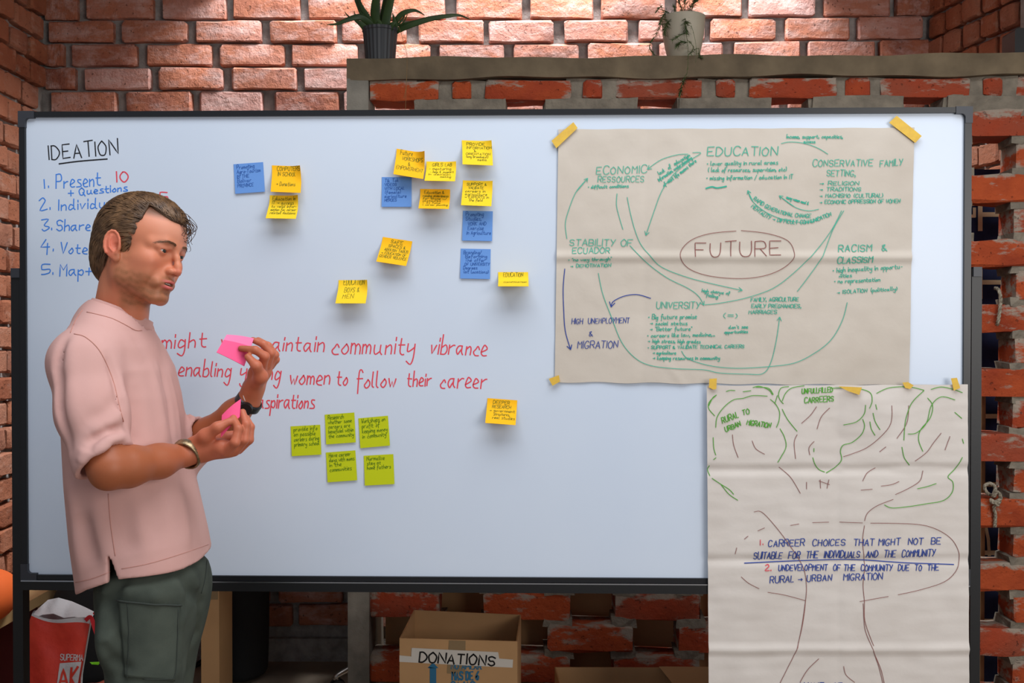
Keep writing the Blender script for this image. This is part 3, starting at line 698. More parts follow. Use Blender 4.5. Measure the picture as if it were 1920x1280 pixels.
# ------------------------------------------------------------ sticky notes
M_Y = mat('note_yellow', (250, 206, 40), 0.75, spec=0.2); M_YO = mat('note_orange_yellow', (250, 186, 24), 0.75, spec=0.2); M_B = mat('note_blue', (104, 150, 216), 0.75, spec=0.2)
M_G = mat('note_lime', (190, 200, 22), 0.75, spec=0.2)
NS = 0.0762
def note(tl, tr, br, bl, m, inkm, lines, label, group, curlc=0.0, d0=0.0012, lh=None):
    A = [Vector((*BF.uz(*q), 0)) for q in (tl, tr, br, bl)]
    ex = (A[1] - A[0]).normalized(); ey = Vector((ex.y, -ex.x, 0)) # down
    bm_ = (A[2] + A[3]) / 2; tm = (A[0] + A[1]) / 2; vis = (bm_ - tm).length
    skew = (bm_ - tm).dot(ex) / max(vis, 1e-6)
    # bisect the curl so the seen height fits
    def prof(ph, n=12):
        y = z = 0; out = [(0, 0)]
        for i in range(n):
            t = (i + 0.5) / n; a = ph * min(1.0, t * 2.2) ** 1.0
            y += math.cos(a) * NS / n; z += math.sin(a) * NS / n; out.append((y, z))
        return out
    # perspective of the lifted edge: points nearer look further from the horizon
    lo, hi = 0.0, 1.35
    zt_ = tm.y
    def seen(ph):
        y, z = prof(ph)[-1]; zz = zt_ - y; k = 2.58 / (2.58 - z); return zt_ - (CH + (zz - CH) * k)
    if vis > NS * 0.965: ph = 0.06
    else:
        for _ in range(30):
            md = (lo + hi) / 2
            if seen(md) > vis: lo = md
            else: hi = md
        ph = lo
    pr = prof(ph)
    def surf(s, t, l=0.0):
        x = min(max(t, 0), 1) * 12; i = min(int(x), 11); f = x - i
        y = pr[i][0] * (1 - f) + pr[i + 1][0] * f; z = pr[i][1] * (1 - f) + pr[i + 1][1] * f
        y2, z2 = pr[min(i + 1, 12)][0] - pr[i][0], pr[min(i + 1, 12)][1] - pr[i][1]; n = math.hypot(y2, z2)
        z += curlc * max(0, s - 0.55) ** 2 * max(0, 0.6 - t) * NS * 4
        p = A[0] + ex * (s * NS) + ey * y + ex * (skew * y * 0.6)
        return BF.at(p.x, d0 + z + l * (y2 / n), p.y + l * (z2 / n))
    nx, ny = 8, 12; vs = []; fs = []
    for layer in (0, -0.0004):
        for j in range(ny + 1):
            for i in range(nx + 1): vs.append(surf(i / nx, j / ny, layer))
    h = (nx + 1) * (ny + 1)
    for j in range(ny):
        for i in range(nx):
            a = j * (nx + 1) + i; fs.append((a, a + nx + 1, a + nx + 2, a + 1)); fs.append((h + a, h + a + 1, h + a + nx + 2, h + a + nx + 1))
    base = surf(0.5, 1)
    o = empty('sticky_note', base, label, 'sticky note', group)
    obj('sheet', vs, fs, m, o, smooth=True)
    ik = Ink(lambda x, y, l: surf(x, y, 0.0005 + l), 0.006)
    L = len(lines); y0 = 0.17; dy = lh or min(0.2, 0.78 / L)
    for i, ln in enumerate(lines):
        if not ln: continue
        s0, s1, t = (ln[1], ln[2], ln[0]) if isinstance(ln, tuple) else (0.1, min(0.94, 0.1 + 0.066 * len(ln)), ln)
        yy = y0 + dy * i
        ik.text(t, [(s0, yy), (s1, yy - 0.01)], dy * 0.72 if t.isupper() else dy * 0.85, 0.0135, 0.1, 0.28)
    if ik.v: ik.build('handwriting', inkm, o, False)
GY, GB, GG = 'yellow sticky notes on the whiteboard', 'blue sticky notes on the whiteboard', 'lime green sticky notes on the whiteboard'
note((438, 308), (492, 304), (496, 359), (442, 363), M_B, I_BNOTE, ['Promoting', 'Agro-Tourism', 'IN THE', 'Bolivar', 'PROVINCE'], 'blue sticky note furthest left, reading Promoting Agro-Tourism', GB)
note((510, 310), (565, 312), (570, 357), (516, 363), M_YO, I_OLIVE, [('COMPUTERS', .17, .97), ('IN SCHOOL', .2, .8), '', ('> Donations', .16, .8)], 'orange-yellow sticky note reading COMPUTERS IN SCHOOL', GY, 0.5)
note((506, 366), (561, 367), (562, 411), (506, 408), M_Y, I_OLIVE, ['Education in', 'IT > access', 'to valid infor-', 'mation for career', 'related decisions'], 'yellow sticky note reading Education in IT, under the COMPUTERS note', GY, 0.5)
note((716, 332), (771, 332), (771, 388), (716, 387), M_B, I_BNOTE, ['Tik Tok', 'VIDEOS', 'WITH LOCAL', '(female)', 'agriculture', 'HEROES'], 'blue sticky note tucked under the yellow WORKSHOPS note', GB)
note((744, 279), (799, 288), (799, 331), (745, 331), M_YO, I_OLIVE, [('Future', .14, .55), ('WORKSHOPS', .22, .92), ('&', .45, .52), ('EMPOWERMENT', .06, .95)], 'orange-yellow sticky note reading Future WORKSHOPS & EMPOWERMENT', GY, 1.0, 0.003)
note((800, 303), (855, 304), (856, 340), (800, 339), M_Y, I_OLIVE, [('GIRLS LAB', .2, .85), '- mentoring', ('- help & support', .15, .92), 'in decision', ('making', .5, .85)], 'yellow sticky note reading GIRLS LAB', GY, 0.3, 0.004)
note((866, 263), (920, 265), (926, 308), (872, 309), M_Y, I_OLIVE, [('PROVIDE', .15, .75), ('INFORMATION', .15, .98), ('&', .4, .47), ('ORIENTATION', .12, .92), ('(any broadcast)', .12, .85), ('media', .5, .8)], 'yellow sticky note reading PROVIDE INFORMATION & ORIENTATION, highest on the board', GY, 0.4)
note((788, 354), (842, 355), (844, 392), (789, 390), M_YO, I_OLIVE, [('Education &', .14, .8), 'raising awareness', 'for those w/', 'obstacles', '> at home', '> career planning'], 'orange-yellow sticky note directly below the GIRLS LAB note', GY)
note((868, 338), (922, 340), (921, 387), (866, 384), M_Y, I_OLIVE, [('SUPPORT &', .14, .8), ('VALIDATE', .2, .7), 'careers in', 'agriculture', '> EXPERTS in', ('the field', .25, .7)], 'yellow sticky note reading SUPPORT & VALIDATE, above the two stacked blue notes', GY, 0.3)
note((868, 395), (923, 396), (921, 451), (867, 450), M_B, I_BNOTE, ['Promoting', 'Studies,', ('WORK AND', .18, .78), ('Exercise', .18, .7), ('in Agriculture', .15, .95)], 'upper of the two blue sticky notes stacked right of centre, reading Studies', GB)
note((864, 466), (918, 467), (917, 523), (863, 521), M_B, I_BNOTE, ['Branding/', ('Reforming', .16, .88), ('The offer', .15, .82), ('OF UNIVERSITY', .14, .97), 'Degrees', '(at locations)'], 'lower of the two blue sticky notes stacked right of centre, reading Branding', GB)
note((718, 444), (771, 452), (762, 498), (709, 490), M_YO, I_OLIVE, [('SAFE', .3, .7), ('SPACES &', .25, .82), ('ABOLISH TABUS', .15, .94), ('> EDUCATION OF', .08, .9), ('GENDER VIOLENCE', .05, .95)], 'tilted yellow sticky note reading SAFE SPACES', GY)
note((635, 525), (690, 525), (690, 570), (635, 567), M_Y, I_OLIVE, [('EDUCATION', .17, .88), ('BOYS &', .22, .72), ('MEN', .2, .55)], 'yellow sticky note reading EDUCATION BOYS & MEN', GY, 0.5, lh=0.3)
note((934, 510), (988, 510), (990, 537), (936, 536), M_Y, I_OLIVE, [('EDUCATION', .17, .82), '', ('CONVERSATION', .18, .92)], 'strongly curled yellow sticky note nearest the brown paper poster', GY)
note((914, 746), (968, 750), (966, 796), (911, 793), M_YO, I_OLIVE, [('DEEPER', .2, .75), ('RESEARCH', .18, .8), ('> government', .1, .94), ('structures,', .25, .78), ('real studies', .22, .95)], 'lone yellow sticky note reading DEEPER RESEARCH', GY)
note((545, 799), (599, 796), (602, 852), (547, 856), M_G, I_GNOTE, ['provide info', 'on possible', 'careers during', 'primary school'], 'leftmost lime green sticky note, reading provide info', GG, lh=.17)
note((609, 777), (664, 773), (666, 828), (612, 832), M_G, I_GNOTE, ['Research', 'whether some', 'careers are', 'beneficial within', 'the community'], 'lime green sticky note reading Research, topmost of the green ones', GG)
note((672, 784), (727, 779), (731, 834), (675, 839), M_G, I_GNOTE, ['Workshops on', 'profit of', 'keeping money', 'in community'], 'lime green sticky note reading Workshops on profit', GG, lh=.17)
note((611, 848), (665, 844), (669, 899), (614, 904), M_G, I_GNOTE, ['Have career', 'days with moms', 'in the', 'communities'], 'lime green sticky note reading Have career days', GG, lh=.16)
note((682, 854), (737, 851), (739, 906), (684, 910), M_G, I_GNOTE, ['Normalize', 'stay at', 'home fathers'], 'lime green sticky note reading Normalize stay at home fathers', GG, lh=.15)
# ------------------------------------------------------------ implicit-surface toolkit (numpy)
def V(p): return np.array([p[0], p[1], p[2]], dtype=np.float64)
def nrm(v): return v / (np.linalg.norm(v) + 1e-12)
def smin(a, b, k):
    h = np.clip(0.5 + 0.5 * (b - a) / k, 0, 1); return b * (1 - h) + a * h - k * h * (1 - h)
def smax(a, b, k): return -smin(-a, -b, k)
def sph(p, c, r): return np.linalg.norm(p - c, axis=-1) - r
def cone(p, a, b, ra, rb):
    ab = b - a; t = np.clip(((p - a) @ ab) / (ab @ ab), 0, 1)
    return np.linalg.norm(p - a - t[..., None] * ab, axis=-1) - (ra + (rb - ra) * t)
def ell(p, c, r):
    q = (p - c) / r; k0 = np.linalg.norm(q, axis=-1); k1 = np.linalg.norm(q / r, axis=-1) + 1e-9
    return k0 * (k0 - 1.0) / k1
def chain(p, pts, rs, k=0.004):
    d = None
    for i in range(len(pts) - 1):
        e = cone(p, pts[i], pts[i + 1], rs[i], rs[i + 1]); d = e if d is None else smin(d, e, k)
    return d
def surface(fn, lo, hi, h, B=8):
    lo = np.array(lo, float); hi = np.array(hi, float); nb = np.ceil((hi - lo) / (h * B)).astype(int)
    gi = np.stack(np.meshgrid(*[np.arange(n) for n in nb], indexing='ij'), -1).reshape(-1, 3)
    c = lo + (gi + 0.5) * h * B; d = np.concatenate([fn(c[i:i + 60000]) for i in range(0, len(c), 60000)])
    act = gi[np.abs(d) < h * B * 1.35 + 0.006]
    s = np.arange(B + 1); off = np.stack(np.meshgrid(s, s, s, indexing='ij'), -1).reshape(-1, 3)
    cv = []; ck = []; ek = []; M = 1 << 20
    def key(i): return (i[..., 0] * 4096 + i[..., 1]) * 4096 + i[..., 2]
    corners = np.array([(x, y, z) for x in (0, 1) for y in (0, 1) for z in (0, 1)])
    edges = [(a, b) for a in range(8) for b in range(a + 1, 8) if np.abs(corners[a] - corners[b]).sum() == 1]
    for q in range(0, len(act), 160):
        blk = act[q:q + 160]; gidx = blk[:, None, :] * B + off[None]
        val = fn((lo + gidx * h).reshape(-1, 3)).reshape(len(blk), B + 1, B + 1, B + 1)
        cs = [val[:, x:x + B, y:y + B, z:z + B] for x, y, z in corners]
        ins = [c_ < 0 for c_ in cs]; n_in = sum(i.astype(np.int8) for i in ins); m = (n_in > 0) & (n_in < 8)
        w = np.argwhere(m)
        if not len(w): continue
        vals = np.stack([c_[m] for c_ in cs], -1); acc = np.zeros((len(w), 3)); cnt = np.zeros(len(w))
        for a, b in edges:
            va, vb = vals[:, a], vals[:, b]; x = (va < 0) != (vb < 0); t = np.where(x, va / np.where(x, va - vb, 1), 0)
            pt = corners[a] + t[:, None] * (corners[b] - corners[a]); acc += pt * x[:, None]; cnt += x
        base = blk[w[:, 0]] * B + w[:, 1:]
        cv.append(lo + (base + acc / cnt[:, None]) * h); ck.append(key(base))
        for ax in range(3):
            b_ = [4, 2, 1][ax]; x = (vals[:, 0] < 0) != (vals[:, b_] < 0)
            ek.append(np.stack([base[x][:, 0], base[x][:, 1], base[x][:, 2], np.full(x.sum(), ax), (vals[x, 0] < 0)], -1))
    cv = np.concatenate(cv); ck = np.concatenate(ck); E = np.concatenate(ek); o = np.argsort(ck); ck = ck[o]; cv = cv[o]
    F_ = []
    for ax in range(3):
        e = E[E[:, 3] == ax]; a1, a2 = (ax + 1) % 3, (ax + 2) % 3; u = np.zeros(3, int); u[a1] = 1; v = np.zeros(3, int); v[a2] = 1
        b = e[:, :3]; ks = [key(b), key(b - u), key(b - u - v), key(b - v)]; idx = [np.minimum(np.searchsorted(ck, k), len(ck) - 1) for k in ks]
        ok = np.all([ck[i] == k for i, k in zip(idx, ks)], axis=0); f = np.stack(idx, -1)[ok]; fl = e[ok, 4] == 0
        f[fl] = f[fl][:, ::-1]; F_.append(f)
    return cv, np.concatenate(F_)
def grad(fn, p, e=0.0006):
    g = np.stack([fn(p + np.eye(3)[i] * e) - fn(p - np.eye(3)[i] * e) for i in range(3)], -1)
    return g / (np.linalg.norm(g, axis=-1, keepdims=True) + 1e-12)
CAM0 = np.array([0, 0, CH])
def march(fn, pxs, y0=1.6, y1=2.75):
    r = np.stack([V(ray(*q)) for q in pxs]); t = np.full(len(r), y0) / r[:, 1]; hit = np.zeros(len(r), bool)
    for _ in range(90):
        d = fn(CAM0 + r * t[:, None]); t = t + np.maximum(d, 0) * 0.7 / 1.0; hit |= d < 0.0006
    return CAM0 + r * t[:, None], hit

# ------------------------------------------------------------ person: head frame
def rotm(yaw, pitch, roll):
    cy, sy = math.cos(yaw), math.sin(yaw); fwd = np.array([sy, -cy, 0.0]); left = np.array([cy, sy, 0.0]); up = np.array([0, 0, 1.0])
    f = fwd * math.cos(pitch) - up * math.sin(pitch); u = up * math.cos(pitch) + fwd * math.sin(pitch)
    l2 = left * math.cos(roll) - u * math.sin(roll); u2 = u * math.cos(roll) + left * math.sin(roll)
    return np.stack([f, l2, u2])        # rows: local x,y,z axes in world
RH = rotm(math.radians(71), math.radians(9), math.radians(9))
SCL = 0.945
EYE = np.array([0.0815, -0.0315, 0.0])
HO = V(P(306, 470, 2.12)) - EYE @ RH * SCL
def toH(p): return (p - HO) @ RH.T / SCL
def fromH(q): return np.asarray(q) @ RH * SCL + HO
def A(*a): return np.array(a, float)
def mir(p): q = p.copy(); q[..., 1] = -np.abs(q[..., 1]); return q    # symmetric half

def head_local(q):
    m = mir(q)
    d = ell(q, A(-.012, 0, .030), A(.098, .0745, .084))
    d = smin(d, ell(q, A(.030, 0, .038), A(.060, .062, .060)), .03)
    d = smin(d, ell(q, A(.034, 0, -.035), A(.050, .053, .078)), .025)
    d = smin(d, cone(m, A(.002, -.054, -.035), A(.008, -.050, -.072), .014, .015), .028)
    d = smin(d, cone(m, A(.008, -.050, -.072), A(.068, -.014, -.103), .015, .015), .022)
    d = smin(d, ell(q, A(.076, 0, -.100), A(.017, .019, .016)), .014)
    d = smin(d, ell(m, A(.052, -.046, -.026), A(.026, .018, .018)), .025)
    d = smin(d, ell(m, A(.040, -.044, -.055), A(.030, .014, .028)), .02)
    d = smin(d, ell(q, A(.070, 0, -.066), A(.025, .031, .026)), .016)
    # brow ridge
    d = smin(d, chain(m, [A(.0865, -.008, .015), A(.082, -.030, .018), A(.062, -.051, .013)], [.007, .0075, .008]), .014)
    # eye sockets
    d = smax(d, -ell(m, A(.102, -.031, .001), A(.021, .021, .0135)), .012)
    # nose
    n = chain(q, [A(.086, 0, .012), A(.097, 0, -.008), A(.1045, 0, -.026), A(.1075, 0, -.0370)], [.0065, .0062, .0072, .0088], .006)
    n = smin(n, ell(m, A(.0965, -.0120, -.0400), A(.0110, .0064, .0074)), .005)
    n = smin(n, cone(q, A(.085, 0, -.034), A(.100, 0, -.042), .010, .006), .008)
    d = smin(d, n, .009)
    d = smax(d, -ell(m, A(.0995, -.0066, -.0480), A(.0062, .0032, .0040)), .002)
    # lips
    up = smin(cone(m, A(.0965, -.004, -.0635), A(.079, -.0245, -.0690), .0052, .0026), cone(q, A(.0972, -.004, -.0632), A(.0972, .004, -.0632), .0044, .0044), .003)
    lo = cone(m, A(.0945, -.003, -.0770), A(.078, -.0225, -.0712), .0063, .0026)
    d = smin(d, smin(up, lo, .001), .0045)
    d = smin(d, ell(m, A(.074, -.027, -.070), A(.012, .007, .010)), .008)
    d = smax(d, -ell(q, A(.0990, 0, -.0697), A(.0135, .0185, .0031)), .0018)      # slightly open mouth
    d = smax(d, -ell(q, A(.094, 0, -.0885), A(.006, .016, .004)), .008)             # chin dimple under the lip
    d = smax(d, -cone(m, A(.103, 0, -.050), A(.103, 0, -.059), .0035, .0035), .005)  # philtrum
    # lids and eye opening
    E_ = A(.0735, -.0315, .0)
    lid = np.linalg.norm((m - E_) * A(1, 1, 1), axis=-1) - .0137
    d = smin(d, lid, .004)
    y = m[..., 1] + .0315; zc = (m[..., 2] - .0002) - .0014 * np.clip(y / .013, -1, 1) * -1
    half = np.where(zc > 0, .0043, .0032) * np.clip(1 - (y / .0137) ** 2, 0, 1)
    slit = np.maximum(np.abs(zc) - half, .078 - m[..., 0])
    d = smax(d, -np.maximum(slit, np.abs(y) - .0137), .0012)
    d = smin(d, cone(m, A(.0870, -.020, .0090), A(.076, -.045, .0070), .0030, .0030), .010)   # fullness over the lid
    # ears
    er = (m - A(-.008, -.0815, -.012))
    ca, sa = math.cos(0.38), -math.sin(0.38); ex = er[..., 0] * ca - er[..., 1] * sa; ey = er[..., 0] * sa + er[..., 1] * ca
    tl = 0.16; ez = er[..., 2] * math.cos(tl) - ex * math.sin(tl) ; ex = ex * math.cos(tl) + er[..., 2] * math.sin(tl)
    e3 = np.stack([ex, ey, ez], -1)
    ear = ell(e3, A(-.004, 0, .004), A(.0180, .0045, .0300))
    ear = smin(ear, ell(e3, A(.006, .001, -.022), A(.0085, .0045, .0125)), .006)
    ear = smax(ear, -ell(e3, A(-.0015, -.006, .004), A(.0115, .0052, .0195)), .002)
    ang = np.linspace(-0.9, 3.9, 12); hp = [A(-.004 + .0165 * math.cos(a), -.0030, .004 + .0285 * math.sin(a)) for a in ang]
    ear = smin(ear, chain(e3, hp, [.0030] * 12, .001), .0018)
    ah = [A(-.007, -.0022, .021), A(-.0105, -.003, .010), A(-.0095, -.003, -.004), A(-.002, -.003, -.0125)]
    ear = smin(ear, chain(e3, ah, [.0024] * 4, .001), .002)
    ear = smax(ear, -ell(e3, A(.003, -.0035, -.002), A(.0075, .0055, .0095)), .002)
    ear = smin(ear, ell(e3, A(.0115, -.0015, -.004), A(.0042, .0035, .0062)), .003)  # tragus
    d = smin(d, ear, .0035)
    return d
# neck goes from the skull down into the collar
NK0 = fromH(A(-.026, 0, -.055)); NK1 = V(P(220, 640, 2.20))
def neck(p):
    d = cone(p, NK0, NK1, .0520, .060)
    q1 = fromH(A(-.012, -.055, -.050)); q2 = V(P(240, 616, 2.165))
    d = smin(d, cone(p, q1, q2, .013, .011), .022)
    q1 = fromH(A(-.012, .055, -.050)); q2 = V(P(246, 616, 2.215))
    d = smin(d, cone(p, q1, q2, .013, .011), .022)
    d = smin(d, cone(p, fromH(A(.020, 0, -.100)), V(P(244, 600, 2.17)), .014, .018), .03)
    q3 = fromH(A(.008, 0, -.130)); d = smin(d, sph(p, q3, .012), .018)
    d = smin(d, cone(p, V(P(196, 668, 2.13)), V(P(212, 610, 2.18)), .045, .034), .03)
    return d
def head_fn(p): return smin(head_local(toH(p)) * SCL, neck(p), .022)

# ------------------------------------------------------------ torso frame
TY = math.radians(92); TF = A(math.sin(TY), -math.cos(TY), 0); TL = A(math.cos(TY), math.sin(TY), 0)
def zc_(y, dep=2.2): return CH + (617 - y) * dep / F
_rows = [(1150, 146, 414, .182), (1070, 136, 401, .180), (1000, 126, 388, .176), (900, 117, 366, .174), (800, 112, 349, .174), (740, 107, 340, .176), (690, 108, 328, .172), (650, 116, 308, .150), (620, 140, 285, .105)]
_z = np.array([zc_(r[0]) for r in _rows]); _a = np.array([r[3] for r in _rows]); _cx = []; _b = []
for (y, xl, xr, a) in _rows:          # section centre and depth from the seen width
    cx, b = ((xl + xr) / 2 - 960) * 2.2 / F, .13; t = np.linspace(0, 2 * math.pi, 90); e = 2 / 2.5
    for _ in range(25):
        u = a * np.sign(np.cos(t)) * np.abs(np.cos(t)) ** e; v = b * np.sign(np.sin(t)) * np.abs(np.sin(t)) ** e
        X = cx + u * TL[0] + v * TF[0]; Y = 2.2 + u * TL[1] + v * TF[1]; px = 960 + F * X / Y
        l, r = px.min(), px.max(); cx += ((xl + xr) - (l + r)) / 2 * 2.2 / F; b *= (xr - xl) / (r - l)
    _cx.append(cx); _b.append(b)
_cx = np.array(_cx); _b = np.array(_b)
def torso_q(p):
    z = p[..., 2]; o = np.argsort(_z); cx = np.interp(z, _z[o], _cx[o]); a = np.interp(z, _z[o], _a[o]); b = np.interp(z, _z[o], _b[o])
    dx = p[..., 0] - cx; dy = p[..., 1] - 2.2; u = dx * TL[0] + dy * TL[1]; v = dx * TF[0] + dy * TF[1]
    return u, v, a, b
def torso(p, inset=0.0):
    u, v, a, b = torso_q(p); a = a - inset; b = b - inset
    k = (np.abs(u / a) ** 2.5 + np.abs(v / b) ** 2.5) ** (1 / 2.5)
    d = (k - 1) * np.minimum(a, b) * 0.95
    return smax(d, p[..., 2] - (zc_(612) - inset), .05)
SH_N = V(P(157, 678, 2.035)); EL_N = V(P(204, 872, 1.955)); SH_F = V(P(205, 676, 2.36)); EL_F = V(P(338, 856, 2.33))
WR_N = V(P(352, 850, 2.105)); WR_F = V(P(466, 752, 2.24))
def shoulders(p, s=0.0):
    d = cone(p, V(P(202, 617, 2.15)), SH_N + A(0, 0, -.004), .064 - s, .066 - s)
    d = smin(d, cone(p, V(P(218, 617, 2.26)), SH_F + A(0, 0, -.004), .060 - s, .064 - s), .03)
    return smin(d, cone(p, V(P(212, 622, 2.20)), V(P(216, 700, 2.2)), .080 - s, .10 - s), .04)

# ------------------------------------------------------------ arms and hands
def J(*l): return [V(P(*q)) for q in l]
def near_arm(p):
    d = chain(p, J((172, 780, 2.00), (205, 876, 1.955)), [.048, .0405], .02)
    d = smin(d, chain(p, J((206, 878, 1.955), (240, 874, 1.985), (300, 864, 2.05), (346, 852, 2.10)), [.0385, .0385, .0320, .0235], .02), .012)
    d = smin(d, ell(p, V(P(201, 893, 1.95)), A(.024, .025, .022)), .014)
    # palm
    d = smin(d, chain(p, J((346, 852, 2.10), (372, 842, 2.115), (398, 832, 2.12)), [.0232, .0235, .0235], .02), .012)
    palm = smin(chain(p, J((372, 843, 2.105), (415, 838, 2.095), (440, 838, 2.095)), [.0175, .0155, .0125], .01),
                chain(p, J((372, 838, 2.125), (412, 824, 2.135), (436, 818, 2.145)), [.018, .0165, .0125], .01), .016)
    palm = smin(palm, chain(p, J((385, 850, 2.11), (430, 846, 2.10)), [.0150, .0130], .01), .012)
    d = smin(d, palm, .014)
    fingers = [
        ([(424, 846, 2.088), (441, 829, 2.070), (447, 803, 2.075), (438, 783, 2.092)], [.0112, .0098, .0085, .0068]),      # index, nearest
        ([(440, 845, 2.102), (458, 824, 2.088), (462, 795, 2.092), (455, 772, 2.106)], [.0112, .0098, .0084, .0068]),
        ([(447, 842, 2.122), (467, 824, 2.112), (470, 800, 2.116), (462, 783, 2.126)], [.0108, .0094, .0080, .0066]),
        ([(444, 838, 2.142), (464, 824, 2.138), (468, 806, 2.140), (462, 793, 2.146)], [.0100, .0085, .0072, .0060])]
    for pts, rs in fingers: d = smin(d, chain(p, J(*pts), rs, .004), .0045)
    d = smin(d, chain(p, J((366, 834, 2.105), (386, 817, 2.088), (408, 801, 2.078), (428, 791, 2.084)), [.0175, .0150, .0108, .0080], .008), .008)   # thumb
    return d
def far_arm(p):
    d = chain(p, J((330, 858, 2.33), (392, 815, 2.30), (440, 775, 2.26), (466, 752, 2.24)), [.042, .0365, .0290, .0245], .02)
    d = smin(d, chain(p, J((466, 752, 2.24), (474, 728, 2.235)), [.0238, .0225], .02), .012)
    palm = smin(chain(p, J((474, 730, 2.225), (481, 700, 2.215), (487, 684, 2.215)), [.0185, .0170, .0125], .01),
                chain(p, J((478, 728, 2.245), (494, 696, 2.245), (503, 676, 2.250)), [.0185, .0165, .0125], .01), .016)
    d = smin(d, palm, .014)
    fingers = [
        ([(490, 690, 2.215), (497, 668, 2.195), (479, 656, 2.185), (452, 653, 2.190)], [.0112, .0098, .0086, .0066]),   # index over the note
        ([(500, 684, 2.232), (508, 662, 2.222), (494, 645, 2.218), (474, 637, 2.222)], [.0110, .0096, .0084, .0066]),
        ([(505, 682, 2.250), (515, 665, 2.246), (503, 648, 2.243), (484, 637, 2.246)], [.0106, .0093, .0080, .0064]),
        ([(507, 686, 2.266), (517, 674, 2.264), (511, 658, 2.262), (499, 647, 2.264)], [.0096, .0084, .0072, .0060])]
    for pts, rs in fingers: d = smin(d, chain(p, J(*pts), rs, .004), .0045)
    d = smin(d, chain(p, J((478, 722, 2.215), (489, 706, 2.188), (481, 686, 2.170), (465, 669, 2.176)), [.0165, .0145, .0105, .0078], .008), .008)
    return d

# ------------------------------------------------------------ materials of the person
def skin_mat():
    m = bpy.data.materials.new('skin'); m.use_nodes = True; nt = m.node_tree; b = nt.nodes['Principled BSDF']
    at = nt.nodes.new('ShaderNodeVertexColor'); at.layer_name = 'tone'; nt.links.new(at.outputs['Color'], b.inputs['Base Color'])
    b.inputs['Roughness'].default_value = 0.48; b.inputs['Specular IOR Level'].default_value = 0.4
    b.inputs['Subsurface Weight'].default_value = 0.12; b.inputs['Subsurface Radius'].default_value = (0.010, 0.0035, 0.0018); b.inputs['Subsurface Scale'].default_value = 0.5
    tc = nt.nodes.new('ShaderNodeTexCoord'); n = nt.nodes.new('ShaderNodeTexNoise'); n.inputs['Scale'].default_value = 420; nt.links.new(tc.outputs['Object'], n.inputs['Vector'])
    q = nt.nodes.new('ShaderNodeBump'); q.inputs['Strength'].default_value = 0.12; q.inputs['Distance'].default_value = 0.001; nt.links.new(n.outputs['Fac'], q.inputs['Height']); nt.links.new(q.outputs['Normal'], b.inputs['Normal'])
    return m
M_SKIN = skin_mat()
M_SHIRT = mat('pink_cotton', (213, 168, 160), 0.9, rgb2=(205, 158, 149), nscale=6, bump=0.25, bscale=900, bdist=0.0006, spec=0.15)
M_PANTS = mat('olive_cotton', (76, 82, 73), 0.92, rgb2=(62, 68, 61), nscale=16, bump=0.35, bscale=500, bdist=0.0008, spec=0.15)
M_SEAM = mat('pink_stitching', (196, 140, 126), 0.9); M_SEAM2 = mat('olive_stitching', (52, 58, 52), 0.9)
M_HAIR = mat('brown_hair', (64, 44, 30), 0.5, rgb2=(90, 64, 42), nscale=60, spec=0.4)
M_HAIR2 = mat('brown_hair_strands', (78, 54, 34), 0.40, rgb2=(128, 94, 62), nscale=45, spec=0.5); M_BROW = mat('brow_hair', (112, 80, 54), 0.6)
M_EYEW = mat('eye_white', (158, 140, 132), 0.15, spec=0.6); M_IRIS = mat('iris_grey', (48, 50, 42), 0.15); M_PUP = mat('pupil', (8, 8, 8), 0.1); M_TOOTH = mat('teeth', (226, 216, 202), 0.3)
M_SHOE = mat('shoe_white', (206, 204, 198), 0.6)

def vnoise(p, sc, seed=0.0):
    q = p * sc + seed
    return (np.sin(q[:, 0] * 1.7 + np.sin(q[:, 1] * 2.3 + 1.3)) * np.sin(q[:, 1] * 1.9 + np.sin(q[:, 2] * 2.1)) + np.sin(q[:, 2] * 2.7 + np.sin(q[:, 0] * 1.6 + 4.0))) * 0.5
def blendc(c, tgt, w): return c * (1 - w[:, None]) + np.array(lin(tgt)) * w[:, None]
def sst(x, a, b): t = np.clip((x - a) / (b - a), 0, 1); return t * t * (3 - 2 * t)
def gauss(q, c, r): return np.exp(-(((q - A(*c)) / A(*r)) ** 2).sum(-1))

person = empty('person', (V(P(262, 1100, 2.15))[0], 2.15, 0), 'man with swept-back brown hair, pale pink sweatshirt and olive trousers, holding pink notes', 'person')
POR = V(wloc(person))

def add_mesh(name, v, f, m, parent, tone=None, smooth=True):
    me = bpy.data.meshes.new(name); me.vertices.add(len(v)); me.vertices.foreach_set('co', (v - V(wloc(parent))).ravel())
    n = len(f); me.loops.add(n * 4); me.loops.foreach_set('vertex_index', f.ravel().astype(np.int32)); me.polygons.add(n)
    me.polygons.foreach_set('loop_start', np.arange(0, 4 * n, 4, dtype=np.int32)); me.polygons.foreach_set('use_smooth', np.ones(n, bool)); me.update(calc_edges=True); me.validate()
    me.materials.append(m)
    if tone is not None:
        ca = me.color_attributes.new('tone', 'FLOAT_COLOR', 'POINT'); ca.data.foreach_set('color', np.concatenate([tone, np.ones((len(tone), 1))], 1).ravel().astype(np.float32))
    o = bpy.data.objects.new(name, me); COL.objects.link(o); o.parent = parent; return o

